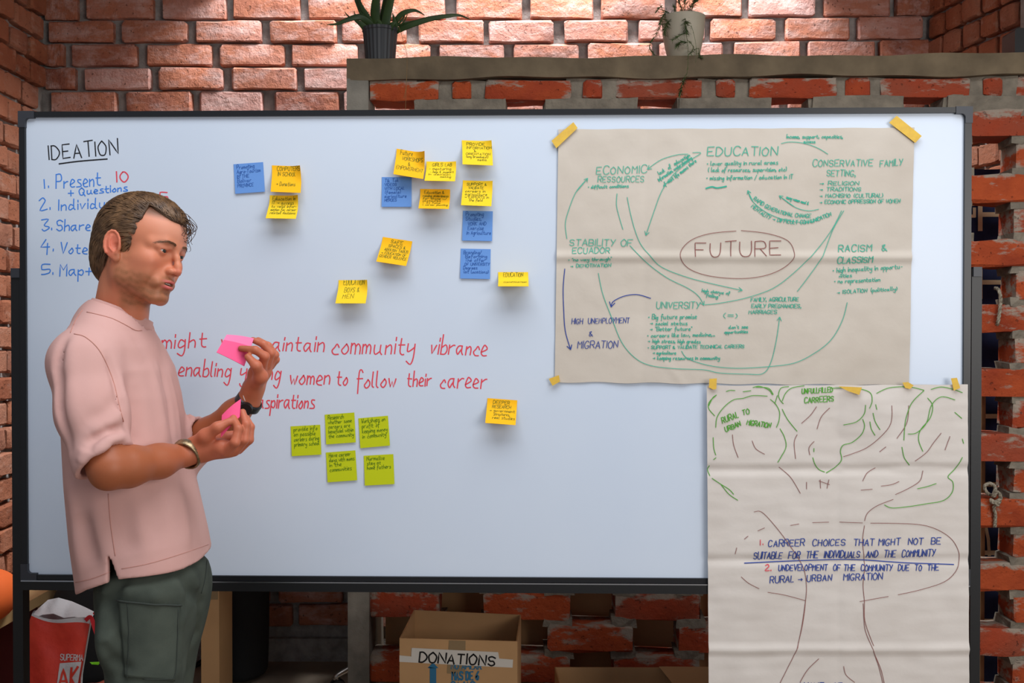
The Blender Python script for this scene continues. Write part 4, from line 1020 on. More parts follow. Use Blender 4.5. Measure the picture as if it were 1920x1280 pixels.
# body: head and neck (fine), hands and forearms (fine), trunk and legs (coarse, under the clothes), one mesh
hc = fromH(A(0, 0, 0))
vh, fh = surface(head_fn, hc - A(.16, .16, .24), hc + A(.16, .17, .16), 0.0017)
va, fa = surface(near_arm, V(P(140, 760, 2.0)) - A(.03, .18, .28), V(P(480, 760, 2.12)) + A(.02, .14, .03), 0.0022)
vf, ff = surface(far_arm, V(P(300, 920, 2.33)) - A(.02, .22, .03), V(P(530, 620, 2.2)) + A(.02, .2, .03), 0.0022)
HIP_N = V(P(270, 1120, 2.125)); HIP_F = V(P(312, 1120, 2.26)); KN_N = V(P(276, 1400, 2.09)); KN_F = V(P(284, 1400, 2.22)); AN_N = V((P(262, 1790, 2.10))); AN_F = V(P(276, 1740, 2.22))
AN_N[2] = 0.09; AN_F[2] = 0.09
def trunk(p):
    d = smax(smin(torso(p, .030), shoulders(p, .026), .03), 1.02 - p[..., 2], .02)
    d = smin(d, cone(p, SH_N, EL_N, .040, .034), .02); d = smin(d, cone(p, SH_F, EL_F, .040, .034), .02)
    for h_, k_, a_ in ((HIP_N, KN_N, AN_N), (HIP_F, KN_F, AN_F)):
        d = smin(d, cone(p, h_, k_, .070, .048), .03); d = smin(d, cone(p, k_, a_, .050, .034), .02)
    return smax(d, p[..., 2] - zc_(640), .02)
vt, ft = surface(trunk, A(-1.15, 1.85, 0.05), A(-.5, 2.6, 1.5), 0.012)
q = toH(vh); m_ = mir(q)
tone = np.tile(np.array(lin((212, 132, 98))), (len(vh), 1))
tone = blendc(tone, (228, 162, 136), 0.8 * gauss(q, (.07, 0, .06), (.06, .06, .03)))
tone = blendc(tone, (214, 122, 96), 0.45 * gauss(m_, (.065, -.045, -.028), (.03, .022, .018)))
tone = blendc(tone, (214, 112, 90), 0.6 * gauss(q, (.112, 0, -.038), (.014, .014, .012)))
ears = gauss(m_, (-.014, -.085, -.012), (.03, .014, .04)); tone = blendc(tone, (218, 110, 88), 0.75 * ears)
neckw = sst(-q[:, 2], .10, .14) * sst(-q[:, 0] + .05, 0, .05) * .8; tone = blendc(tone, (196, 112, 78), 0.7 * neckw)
beard = sst(-m_[:, 2], .040, .072) * sst(m_[:, 0], -.008, .016) * (1 - sst(-m_[:, 2] - .35 * (.08 - m_[:, 0]), .104, .128)) * (1 - 0.85 * gauss(m_, (.05, -.05, -.040), (.03, .03, .016)))
side = sst(-m_[:, 2], -.005, .02) * gauss(m_, (.010, -.07, -.03), (.016, .03, .05)); beard = np.clip(beard + 0.8 * side, 0, 1)
beard = beard * (1 - 0.7 * gauss(m_, (.08, -.030, -.058), (.02, .012, .012)))
must = gauss(m_, (.096, -.010, -.056), (.012, .014, .0045)); beard = np.clip(beard + 0.7 * must, 0, 1)
nz = 0.5 + 0.5 * vnoise(q, 700) ; n2 = 0.5 + 0.5 * vnoise(q, 150, 3)
tone = blendc(tone, (132, 86, 52), np.clip(beard * (0.50 + 0.42 * nz * n2 + 0.12 * n2), 0, 1))
lips = np.maximum(gauss(m_, (.095, -.006, -.0640), (.014, .017, .0034)), gauss(m_, (.093, -.006, -.0765), (.014, .016, .0045)))
tone = blendc(tone, (206, 92, 92), np.clip(1.5 * lips - .2, 0, 1) * 0.85)
tone = blendc(tone, (70, 26, 24), np.clip(1.4 * gauss(q, (.088, 0, -.0697), (.010, .018, .0026)) - .2, 0, 1))
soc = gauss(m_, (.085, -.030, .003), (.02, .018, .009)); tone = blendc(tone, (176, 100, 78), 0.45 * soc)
brow = np.exp(-((m_[:, 2] - (.0190 - 3.2 * np.clip(-m_[:, 1] - .034, -1, 1) ** 2 * 4)) / .0050) ** 2) * sst(-m_[:, 1], .008, .016) * (1 - sst(-m_[:, 1], .046, .056)) * sst(m_[:, 0], .04, .055)
tone = blendc(tone, (128, 84, 58), np.clip(brow * (0.5 + 0.2 * nz), 0, 1))
scalp = sst(q[:, 2], .062, .08) + sst(-q[:, 0], .03, .05) * sst(q[:, 2], -.07, -.05); tone = blendc(tone, (84, 60, 42), np.clip(scalp, 0, 1) * 0.8)
def arm_tone(v, w):
    t = np.tile(np.array(lin((168, 94, 58))), (len(v), 1)); t = blendc(t, (200, 112, 82), sst(v[:, 0], w - .05, w + .06)); t = blendc(t, (150, 84, 50), 0.25 * (0.5 + 0.5 * vnoise(v, 60)))
    return t
tn = arm_tone(va, WR_N[0]); tf = arm_tone(vf, WR_F[0]); tt = np.tile(np.array(lin((190, 120, 84))), (len(vt), 1))
bv = np.concatenate([vh, va, vf, vt]); o1, o2, o3 = len(vh), len(vh) + len(va), len(vh) + len(va) + len(vf)
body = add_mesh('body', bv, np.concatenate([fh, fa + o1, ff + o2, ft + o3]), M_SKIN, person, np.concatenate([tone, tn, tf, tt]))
# eyes and teeth
for sy in (-1, 1):
    c = fromH(A(.0735, sy * .0315, 0)); look = nrm(A(1, sy * 0.0 - 0.02, -.08)) @ RH; mb = MB(); n = 24; pr = []
    up_ = nrm(np.cross(look, A(0.1, 0.2, 1))); vv = nrm(np.cross(look, up_)); vs = []; fs = []; fm = []
    angs = [0.0, .17, .40, .46, .8, 1.2, 1.6, 2.2, math.pi]
    for a in angs:
        r = .0124 + (.0005 if a < .3 else 0)
        for j in range(n):
            t = 2 * math.pi * j / n; vs.append(c + look * r * math.cos(a) + (up_ * math.cos(t) + vv * math.sin(t)) * r * math.sin(a))
    for i in range(len(angs) - 1):
        for j in range(n): fs.append((i * n + j, i * n + (j + 1) % n, (i + 1) * n + (j + 1) % n, (i + 1) * n + j)); fm.append(2 if i == 0 else (1 if i == 1 else (2 if i == 2 else 0)))
    eo = obj('eye', vs, fs, None, person, smooth=True, mats=[M_EYEW, M_IRIS, M_PUP], fmat=fm)
mb = MB()
for i in range(-3, 4):
    c = fromH(A(.0885 - .0006 * i * i, i * .0052, -.0672)); mb.tube([c + A(0, 0, 1) @ RH * 0.002 if False else c - RH[2] * .0025, c + RH[2] * .003], .0026, 8)
mb.build('teeth', M_TOOTH, person, smooth=True)

# ------------------------------------------------------------ hair
def hair_base(q):
    d = ell(q, A(-.016, 0, .032), A(.106, .0805, .095))
    d = smin(d, ell(q, A(.024, 0, .060), A(.064, .056, .050)), .03)
    d = smin(d, ell(q, A(-.064, 0, -.030), A(.050, .056, .062)), .03)
    return d
TH = np.radians([0, 20, 36, 50, 60, 64, 68, 73, 77, 82, 88, 102, 114, 124, 140, 160, 180])
ZL = np.array([.064, .068, .076, .086, .093, .060, .034, .004, -.018, -.024, .010, .026, .012, -.024, -.070, -.088, -.094])
def hairline(q):
    th = np.abs(np.arctan2(q[..., 1], q[..., 0] - .005)); return np.interp(th, TH, ZL)
def flow_coord(q):
    return q[..., 2] * 1.0 + q[..., 0] * 0.35
def hair_fn(q):
    g = hairline(q) - q[..., 2]; d = hair_base(q)
    th = np.arctan2(q[..., 1], q[..., 0] + .02)
    top = np.clip((q[..., 2] - .06) / .04, 0, 1)
    gr = np.sin(q[..., 1] * 420 + 2.5 * np.sin(q[..., 0] * 40)) * top + np.sin(flow_coord(q) * 460 + 2 * np.sin(th * 5)) * (1 - top)
    wv = np.sin(flow_coord(q) * 150 + 3 * np.sin(q[..., 0] * 35 + q[..., 1] * 20)) * (1 - top) + top * np.sin(q[..., 1] * 130 + 3 * np.sin(q[..., 0] * 45) + 1)
    d = d + .0012 * gr + .0022 * wv * np.clip(np.abs(q[..., 1]) * 0 + 1, 0, 1)
    d = smax(d, g * 0.75, .012)
    return smax(d, -(head_local(q) + .004) , .002) if False else d
def hair_w(p): return hair_fn(toH(p)) * 0.9
vha, fha = surface(hair_w, hc - A(.17, .17, .17), hc + A(.17, .17, .17), 0.0026)
hair = add_mesh('hair', vha, fha, M_HAIR, person)
rs = np.random.RandomState(3)
def dirfield(q):
    top = sst(q[:, 2], .045, .085); d = np.zeros_like(q)
    fr = sst(q[:, 0], -.06, .03)
    side = np.stack([-np.ones(len(q)) * 1.0, np.zeros(len(q)), -.10 - .75 * (1 - fr)], -1)
    tp = np.stack([-np.ones(len(q)), 0.28 * np.ones(len(q)) - q[:, 1] * 3.0, 0.0 * q[:, 1]], -1)
    nape = np.stack([-.25 * np.ones(len(q)), np.zeros(len(q)), -np.ones(len(q))], -1); nw = sst(-q[:, 2], -.02, .03)[:, None]
    return (tp * top[:, None] + side * (1 - top[:, None])) * (1 - nw) + nape * nw
def strands(seeds, steps, step, width, lift):
    q = seeds.copy(); N = len(q); P_ = []; Nn = []; ph = rs.rand(N) * 6; wob = rs.randn(N) * .35
    for i in range(steps):
        g = grad(hair_base, q, .001); d = hair_base(q); q = q - g * (d - lift * (0.25 + 0.75 * math.sin(math.pi * min(1, (i + .6) / steps))) * (0.6 + 0.8 * rs_l[:N]))[:, None]
        P_.append(q.copy()); Nn.append(g)
        v = dirfield(q); v[:, 1] += 0.25 * np.sin(ph + i * .6) + wob * .25; v[:, 2] += wob * .3
        v -= g * (v * g).sum(-1, keepdims=True); v /= np.linalg.norm(v, axis=-1, keepdims=True) + 1e-9; q = q + v * step
    vs = []; side_prev = None
    P_ = np.array(P_); Nn = np.array(Nn); T = np.gradient(P_, axis=0); S_ = np.cross(T, Nn); S_ /= np.linalg.norm(S_, axis=-1, keepdims=True) + 1e-9
    w = width * np.sin(np.linspace(.35, math.pi * .97, steps))[:, None, None] * (0.7 + 0.6 * rs_l[:N])[None, :, None]
    Lf = P_ + S_ * w; Rt = P_ - S_ * w; Md = P_ + Nn * w * 0.7
    allv = np.stack([Lf, Md, Rt], 2)     # steps,N,3,3
    idx = np.arange(steps * N * 3).reshape(steps, N, 3); f = []
    for a, b in ((0, 1), (1, 2)): f.append(np.stack([idx[:-1, :, a], idx[:-1, :, b], idx[1:, :, b], idx[1:, :, a]], -1).reshape(-1, 4))
    return fromH(allv.reshape(-1, 3)), np.concatenate(f)
rs_l = rs.rand(20000)
gv = vha[rs.choice(len(vha), 9000)]; sq = toH(gv); ok = (hairline(sq) < sq[:, 2] - .002) & (np.abs(hair_base(sq)) < .004) & (sq[:, 2] > -.088); sq = sq[ok]
hv, hf = strands(sq, 9, .0046, .00085, .0028)
st_ = add_mesh('hair_strands', hv, hf, M_HAIR2, hair); tag(st_, kind='stuff')
# curls hanging over the far side of the forehead
mb = MB(); rc = random.Random(8)
for i in range(26):
    y = rc.uniform(-.005, .050); z0 = rc.uniform(.066, .095); x0 = .080 - y * y * 8 + rc.uniform(-.006, .008)
    n = 22; turns = rc.uniform(0.8, 2.0); R = rc.uniform(.004, .008); ln = rc.uniform(.022, .052) * (0.4 + 0.6 * min(1, (y + .01) / .03)); pts = []; ph = rc.uniform(0, 6)
    for k in range(n):
        t = k / (n - 1); a = ph + t * turns * 2 * math.pi; r = R * min(1, t * 2.5)
        pts.append(fromH(A(x0 + .020 * math.sin(t * 2.2) + r * math.cos(a), y + .006 * t + r * math.sin(a) * .8, z0 + .006 * math.sin(t * 6) - ln * t)))
    mb.tube(pts, [.00085 * (1 - .5 * k / n) for k in range(n)], 4, caps=False)
for i in range(60):    # loose locks along the front hairline, swept back
    y = rc.uniform(-.045, .045); z0 = .074 - abs(y) * .12; x0 = .082 - y * y * 14
    pts = []
    for k in range(9):
        t = k / 8; pts.append(fromH(A(x0 - .055 * t * t - .01 * t, y + .012 * t, z0 + .030 * math.sin(t * 1.7) * rc.uniform(.92, 1.05))))
    mb.tube(pts, [.0012 * math.sin(.4 + 2.6 * k / 8) for k in range(9)], 4, caps=False)
mb.build('curls', M_HAIR, hair, smooth=True)
# brows
mb = MB()
for sy in (-1, 1):
    for i in range(110):
        t = rc.random(); y = .010 + .043 * t; z = .0225 + .006 * math.sin(t * 2.4) - .009 * t * t + rc.uniform(-.003, .003) * (1 - .5 * t)
        q0 = A(.12, sy * y, z - .0045)
        for _ in range(60): q0 = q0 - A(1, 0, 0) * max(0, head_local(q0[None])[0]) * .8
        e = A(-.002, sy * .0062, .0018 * (1 - 1.6 * t)); q1 = q0 + e; q1[0] -= min(.002, max(-.002, head_local(q1[None])[0] - .0008))
        mb.tube([fromH(q0), fromH((q0 + q1) / 2 + A(.0008, 0, 0)), fromH(q1)], [.00035, .0003, .0001], 3, caps=False)
mb.build('eyebrows', M_BROW, person)

# ------------------------------------------------------------ sweatshirt
CUFN = nrm(V(P(206, 884, 1.955)) - V(P(170, 790, 1.985)))
def sleeve_n(p, s=0.0):
    d = chain(p, [SH_N, V(P(172, 775, 2.0)), V(P(194, 862, 1.968)), V(P(204, 900, 1.955))], [.067 - s, .0625 - s, .0520 - s, .048 - s], .03)
    return smax(d, (p - V(P(195, 866, 1.965))) @ nrm(CUFN + A(0.22, 0, -.0)), .003)
CUFF = nrm(V(P(392, 815, 2.30)) - V(P(340, 856, 2.33)))
def sleeve_f(p, s=0.0):
    d = chain(p, [SH_F, EL_F + A(-.01, 0, 0.01), V(P(396, 812, 2.30))], [.062 - s, .058 - s, .049 - s], .03)
    return smax(d, (p - V(P(381, 828, 2.305))) @ nrm(A(.93, -.2, .22)), .003)
HEM_N = nrm(A(.22, 0, 0) @ np.eye(3) + A(0, 0, 0))
def hem(p):       # below the hem plane is positive; the front rides higher than the back
    u, v, a, b = torso_q(p)
    return np.interp(v, [-.20, -.14, -.07, 0, .07, .14, .2], [.880, .892, .928, .9520, .956, .957, .957]) + 0.004 * np.sin(u * 12) - p[..., 2]
FOLDS = []
def shirt_solid(p, s=0.0):
    d = smin(torso(p, s), shoulders(p, s), .035)
    d = smin(d, sleeve_n(p, s), .018); d = smin(d, sleeve_f(p, s), .02)
    return d
def seg2(p, a, b):
    ab = b - a; t = np.clip(((p - a) @ ab) / (ab @ ab), 0, 1); return np.linalg.norm(p - a - t[..., None] * ab, axis=-1), t
def fold_add(lines):
    for pts, w, amp in lines:
        w *= 1.15; amp *= 1.15
        w3, hit = march(lambda p: shirt_solid(p), pts)
        FOLDS.append((list(w3), w, amp))
fold_add([
    ([(205, 905), (170, 886), (150, 850)], .010, -.004),
    ([(232, 818), (205, 826), (175, 850)], .008, .011), ([(236, 830), (215, 836), (190, 856)], .006, -.009), ([(234, 841), (212, 846), (196, 858)], .006, .006),
    ([(228, 802), (200, 806), (160, 835)], .009, -.009), ([(232, 770), (205, 795), (170, 812)], .011, .008), ([(225, 740), (200, 770), (160, 790)], .014, -.004),
    ([(160, 840), (148, 870)], .010, .005), ([(180, 836), (170, 868)], .008, -.004),
    ([(124, 634), (108, 690), (112, 750), (132, 840)], .009, -.011), ([(98, 680), (106, 750), (122, 820)], .010, .004), ([(136, 640), (132, 720), (145, 800)], .012, .005), 
    ([(200, 665), (214, 710), (224, 745), (238, 805)], .008, -.011), ([(190, 650), (208, 690), (220, 725)], .010, .003),
    ([(222, 690), (232, 740), (240, 860)], .014, .005), ([(250, 720), (256, 800), (252, 840)], .016, -.005), ([(285, 690), (300, 760), (312, 830)], .013, .005), ([(300, 680), (318, 750), (328, 840)], .010, -.007), ([(318, 700), (332, 770), (340, 840)], .008, .004),
    ([(262, 900), (290, 960), (300, 1030)], .022, -.006), ([(330, 900), (345, 970), (352, 1030)], .018, .005), ([(235, 930), (238, 1000), (250, 1040)], .018, -.006), ([(150, 960), (165, 1010), (180, 1060)], .02, -.006), ([(180, 930), (190, 1010), (200, 1060)], .016, .005), ([(130, 900), (140, 980), (150, 1080)], .015, .004),
    ([(200, 625), (240, 640), (270, 680)], .02, .003), ([(300, 640), (310, 700)], .016, -.003)])
FOLDS += []
for (a_, b_, w_, m__) in (((352, 770, 2.30), (372, 800, 2.28), .006, .006), ((356, 800, 2.28), (384, 806, 2.27), .005, -.005), ((360, 812, 2.27), (388, 816, 2.26), .005, .006), ((356, 826, 2.27), (384, 832, 2.26), .005, -.005), ((360, 842, 2.27), (386, 846, 2.27), .005, .005)):
    FOLDS.append(([V(P(*a_)), V(P(*b_))], w_, m__))
def foldd(p):
    d = np.zeros(p.shape[:-1])
    for pl, w, amp in FOLDS:
        lo_ = np.min(pl, axis=0) - 3 * w; hi_ = np.max(pl, axis=0) + 3 * w; m = np.all((p > lo_) & (p < hi_), axis=-1)
        if not m.any(): continue
        q = p[m]; best = None; N_ = len(pl) - 1
        for i in range(N_):
            ds, t = seg2(q, pl[i], pl[i + 1]); gt = (t + i) / N_
            if best is None: best, gp = ds, gt
            else: gp = np.where(ds < best, gt, gp); best = np.minimum(ds, best)
        d[m] -= amp * np.exp(-(best / w) ** 2) * np.clip(4 * gp * (1 - gp) + .25, 0, 1)
    return d
COL_T = V(P(225, 592, 2.17)); 
cbk, cfr = V(P(171, 570, 2.20)), V(P(267, 602, 2.13))
CAX = nrm(np.cross(V(P(266, 603, 2.19)) - V(P(169, 568, 2.21)), V(P(212, 579, 2.12)) - V(P(169, 568, 2.21)))); CAX = CAX if CAX[2] > 0 else -CAX
CC = (V(P(266, 603, 2.19)) + V(P(169, 568, 2.21))) / 2
slitp = V(P(213, 1080, 2.03))
def SLV(p):
    a_ = chain(p, [SH_N, V(P(172, 775, 2.0)), V(P(194, 862, 1.968)), V(P(216, 915, 1.955))], [.067, .0625, .0520, .048], .03)
    b_ = chain(p, [SH_F, EL_F + A(-.01, 0, 0.01), V(P(410, 802, 2.29))], [.062, .058, .048], .03)
    return np.minimum(a_, b_)
def shirt(p):
    out = shirt_solid(p); raw = out.copy(); near_ = np.abs(out) < .035
    if near_.any():
        q_ = p[near_]; out[near_] += foldd(q_)
    full = smin(smin(torso(p), shoulders(p), .035), SLV(p), .018)
    if near_.any(): full[near_] += .6 * (out[near_] - raw[near_])
    inner = full + .0115
    out = np.maximum(out, -inner)
    out = smax(out, -(neck(p) - .0080), .002)
    out = np.maximum(out, ((p - CC) @ CAX) - .004 - 2.0 * np.clip(np.linalg.norm(p - CC, axis=-1) - .10, 0, 1))
    out = smax(out, hem(p), .003)
    # side slit
    u, v, a, b = torso_q(p); w = (p[..., 2] - slitp[2]) ; vv = v - (slitp[0] * 0 + V_SL)
    wedge = np.maximum(np.abs(vv) - np.clip(.0095 - w * .18, 0, .02), np.maximum(u, w - .042))
    return np.maximum(out, -wedge)
_u, V_SL, _a1, _b1 = [float(x[0]) for x in torso_q(slitp[None])]
vs_, fs_ = surface(lambda p: shirt(p) * 0.85, A(-1.13, 1.80, .82), A(-.60, 2.50, 1.56), 0.0038)
shirt_o = add_mesh('sweatshirt', vs_, fs_, M_SHIRT, person)
def collar():
    n = 72; a = nrm(np.cross(CAX, A(0, 1, 0))); b = np.cross(CAX, a); ring_ = []
    c0 = CC.copy()
    for i in range(n):
        t = 2 * math.pi * i / n; dr = a * math.cos(t) + b * math.sin(t); rr = np.linspace(.02, .11, 180); pts = c0 + rr[:, None] * dr; dv = neck(pts)
        k = int(np.argmax(dv > .004)); ring_.append(min(rr[k] if dv[k] > .004 else .075, .075))
    ring_ = np.array(ring_); ring_ = (np.roll(ring_, 1) + ring_ * 2 + np.roll(ring_, -1)) / 4
    ring_ = (np.roll(ring_, 1) + ring_ * 2 + np.roll(ring_, -1)) / 4
    prof = [(0, .006), (.0012, .0085), (.0042, .0080), (.0058, .003), (.0095, -.006), (.0135, -.016), (.0100, -.022), (.003, -.010)]
    vs = []; fs = []; k = len(prof)
    for i in range(n):
        t = 2 * math.pi * i / n; dr = a * math.cos(t) + b * math.sin(t)
        for r, h in prof: vs.append(c0 + dr * (ring_[i] + r) + CAX * (h + .001))
    for i in range(n):
        for j in range(k): fs.append((i * k + j, ((i + 1) % n) * k + j, ((i + 1) % n) * k + (j + 1) % k, i * k + (j + 1) % k))
    return obj('collar', vs, fs, M_SHIRT, shirt_o, smooth=True)
def seam(fn, pts, r, m, parent, name='seam', lift=0.0006):
    w3, hit = march(fn, [(p.x, p.y) for p in catmull([(x, y, 0) for x, y in pts], 5)])
    w3 = w3[hit]
    if len(w3) < 3: return None
    w3 = w3 + grad(fn, w3) * lift
    mb = MB(); mb.tube([Vector(q) for q in w3], r, 5); return mb.build(name, m, parent, smooth=True)
collar()
seam(shirt, [(163, 585), (185, 590), (210, 597), (235, 609), (254, 619), (266, 619)], .0009, M_SEAM, shirt_o)
seam(shirt, [(139, 626), (160, 632), (185, 655), (203, 690), (214, 720), (221, 750), (231, 790)], .0009, M_SEAM, shirt_o)
seam(shirt, [(155, 581), (142, 600), (132, 624)], .0008, M_SEAM, shirt_o)
seam(shirt, [(203, 925), (207, 980), (216, 1042)], .0007, M_SEAM, shirt_o)
seam(shirt, [(137, 1092), (170, 1085), (200, 1074), (212, 1067)], .0006, M_SEAM, shirt_o); seam(shirt, [(228, 1066), (280, 1056), (340, 1038), (398, 1018)], .0006, M_SEAM, shirt_o)

# ------------------------------------------------------------ trousers
PF = []
def trouser_solid(p):
    zz = p[..., 2]
    hipc = V(P(288, 1120, 2.19)); pel = ell(p, hipc + A(0, 0, .02), A(.106, .146, .16))
    l1 = chain(p, [HIP_N + A(.0, 0, .02), KN_N + A(0, 0, .05), V((AN_N[0], AN_N[1], .07))], [.084, .079, .070], .03)
    l2 = chain(p, [HIP_F + A(.004, 0, .03), KN_F + A(0, 0, .05), V((AN_F[0], AN_F[1], .07))], [.086, .074, .068], .03)
    d = smin(pel, smin(l1, l2, .012), .05)
    bulge = ell(p, V(P(212, 1195, 2.06)), A(.030, .05, .06)); d = smin(d, bulge, .03)
    d = d + .05 * np.clip((zz - .93) / .1, 0, 1)
    return smax(smax(d, zz - 1.02, .01), .055 - zz, .005)
def trousers(p):
    out = trouser_solid(p); n_ = np.abs(out) < .03
    if n_.any():
        q_ = p[n_]; e = np.zeros(len(q_))
        for a, b, w, amp in PF: ds, t = seg2(q_, a, b); e -= amp * np.exp(-(ds / w) ** 2)
        out[n_] += e * 1.5
    return out
for pts, w, amp in (([(375, 1140), (368, 1190), (350, 1280), (345, 1400)], .012, -.010), ([(230, 1090), (205, 1130), (195, 1180)], .014, -.006), ([(215, 1075), (195, 1110)], .010, .005), ([(340, 1080), (355, 1110), (380, 1130)], .012, -.005),
                    ([(345, 1060), (370, 1095)], .010, .005), ([(196, 1215), (215, 1240), (240, 1250)], .010, -.006), ([(330, 1100), (338, 1160), (330, 1260)], .014, .005), ([(240, 1110), (290, 1118), (340, 1114)], .012, .005),
                    ([(205, 1150), (225, 1200), (228, 1270)], .010, -.004)):
    w3, _h = march(trouser_solid, pts)
    for i in range(len(pts) - 1): PF.append((w3[i], w3[i + 1], w, amp))
vp, fp = surface(lambda p: trousers(p) * .9, A(-1.05, 1.95, .03), A(-.55, 2.48, 1.05), 0.0058)
tr_o = add_mesh('trousers', vp, fp, M_PANTS, person)
def patch(fn, quad, nx, ny, th, m, parent, name):
    pts = [((quad[0][0] * (1 - s) + quad[1][0] * s) * (1 - t) + (quad[3][0] * (1 - s) + quad[2][0] * s) * t, (quad[0][1] * (1 - s) + quad[1][1] * s) * (1 - t) + (quad[3][1] * (1 - s) + quad[2][1] * s) * t) for t in np.linspace(0, 1, ny + 1) for s in np.linspace(0, 1, nx + 1)]
    w3, h = march(fn, pts); g = grad(fn, w3, .004); top = w3 + g * th; n = len(w3); W1 = nx + 1
    v = np.concatenate([top, w3 - g * .002]); f = []
    for j in range(ny):
        for i in range(nx): a = j * W1 + i; f.append((a, a + W1, a + W1 + 1, a + 1))
    for i in range(nx): f.append((i + 1, n + i + 1, n + i, i)); a = ny * W1 + i; f.append((a, n + a, n + a + 1, a + 1))
    for j in range(ny): a = j * W1; f.append((a, n + a, n + a + W1, a + W1)); a += nx; f.append((a + W1, n + a + W1, n + a, a))
    return obj(name, v, f, m, parent, smooth=True)
pk = patch(trousers, [(224, 1127), (337, 1135), (326, 1276), (236, 1268)], 24, 28, .0045, M_PANTS, tr_o, 'cargo_pocket')
seam(trousers, [(222, 1125), (280, 1130), (338, 1134)], .0022, M_SEAM2, tr_o, 'zip', .005)
seam(trousers, [(241, 1130), (243, 1200), (241, 1270)], .0010, M_SEAM2, tr_o, 'seam', .0052)
seam(trousers, [(333, 1140), (331, 1200), (327, 1262), (312, 1272), (270, 1272)], .0009, M_SEAM2, tr_o, 'seam', .0050)
seam(trousers, [(254, 1082), (254, 1108)], .0008, M_SEAM2, tr_o, 'seam', .001)
seam(trousers, [(388, 1050), (384, 1085), (377, 1112)], .0009, M_SEAM2, tr_o, 'seam', .001)
# shoes
for an in (AN_N, AN_F):
    c = A(an[0], an[1], 0)
    sh = lambda p: smax(smax(smin(ell(p, c + A(.05, -.012, .035), A(.145, .052, .05)), cone(p, c + A(-.03, 0, .05), c + A(-.02, 0, .10), .045, .042), .03), .002 - p[..., 2], .004), p[..., 2] - .115, .004)
    v_, f_ = surface(sh, c - A(.14, .1, .01), c + A(.24, .1, .16), .007); add_mesh('shoe', v_, f_, M_SHOE, person)

# ------------------------------------------------------------ wrist wear
M_WATCH = mat('black_strap', (20, 20, 23), 0.4); M_SIL = mat('tarnished_silver', (172, 150, 116), 0.38, metal=0.9, rgb2=(110, 92, 68), nscale=90); M_CORD = mat('white_cord', (224, 214, 206), 0.6)
def ring(c, ax, r1, r2, width, th, m, parent, name, n=40, twist=0):
    c = V(c); ax = nrm(ax); a = nrm(np.cross(ax, A(0, 0, 1))); b = np.cross(ax, a); vs = []; fs = []; prof = [(-width, 0), (-width * .7, th), (width * .7, th), (width, 0)] if not twist else [(width * math.cos(t), th * math.sin(t)) for t in np.linspace(0, 2 * math.pi, 9)[:-1]]
    k = len(prof)
    for i in range(n):
        t = 2 * math.pi * i / n; rad = a * math.cos(t) * r1 + b * math.sin(t) * r2; rn = nrm(a * math.cos(t) + b * math.sin(t))
        for w, h in prof:
            hh = h + (0.0006 * math.sin(twist * t + w * 900) if twist else 0); vs.append(c + rad + rn * hh + ax * w)
    for i in range(n):
        for j in range(k if twist else k - 1): fs.append((i * k + j, i * k + (j + 1) % k, ((i + 1) % n) * k + (j + 1) % k, ((i + 1) % n) * k + j))
    return obj(name, vs, fs, m, parent, smooth=bool(twist))
axn = V(P(362, 848, 2.11)) - V(P(300, 864, 2.05))
wb = ring(P(351, 851, 2.100), axn + A(-.03, 0, .025), .0290, .0312, .0100, .0032, M_SIL, person, 'bracelet', 72, 40)
axf = V(P(474, 728, 2.235)) - V(P(440, 775, 2.26))
wt = ring(P(466, 754, 2.241), axf, .0262, .0268, .0105, .0035, M_WATCH, person, 'watch_strap')
cf = V(P(462, 764, 2.215)); nf = nrm(cf - V(P(468, 752, 2.24))); 
mb = MB(); mb.tube([Vector(cf + nf * 0.0), Vector(cf + nf * .009)], .0145, 20); mb.build('watch_case', M_WATCH, wt)
ring(P(470, 742, 2.238), axf + A(.02, 0, -.03), .0262, .0268, .0011, .0011, M_CORD, person, 'cord_bracelet', 40, 6)

# ------------------------------------------------------------ notes in the hands
M_PINK = mat('note_pink', (255, 96, 146), 0.6, spec=0.2); M_PINK2 = mat('note_pink_pale', (255, 128, 178), 0.6)
def held(quad, label, bend, nm='sticky_note_pad', th=.002, strip=0.0):
    C = [V(P(*q)) for q in quad]; n = 10; nn = nrm(np.cross(C[1] - C[0], C[3] - C[0])); nn = nn if nn[1] < 0 else -nn; vs = []; fs = []; fm = []
    for l in (0, th):
        for j in range(n + 1):
            for i in range(n + 1):
                s, t = i / n, j / n; p = (C[0] * (1 - s) + C[1] * s) * (1 - t) + (C[3] * (1 - s) + C[2] * s) * t
                vs.append(p + nn * (bend * math.sin(math.pi * s) * (1 - t * .5) - l))
    H = (n + 1) ** 2
    for j in range(n):
        for i in range(n):
            a = j * (n + 1) + i; fs += [(a, a + n + 1, a + n + 2, a + 1), (H + a, H + a + 1, H + a + n + 2, H + a + n + 1)]; fm += [1 if j < n * strip else 0, 0]
    for i in range(n):
        for a, b in ((i, i + 1), (n * (n + 1) + i + 1, n * (n + 1) + i), ((i + 1) * (n + 1), i * (n + 1)), (i * (n + 1) + n, (i + 1) * (n + 1) + n)): fs.append((a, b, b + H, a + H)); fm.append(0)
    return tag(obj(nm, vs, fs, None, None, smooth=False, mats=[M_PINK, M_PINK2], fmat=fm), label, 'sticky notes', 'pink sticky notes in his hands')
held([(425, 627, 2.20), (476, 634, 2.212), (458, 686, 2.190), (406, 660, 2.178)], 'pink sticky note pad held up in his raised far hand', .004, strip=.3)
held([(416, 778, 2.10), (451, 748, 2.105), (449, 781, 2.092), (414, 819, 2.080)], 'folded pink sticky note pinched in his lower near hand', .003)
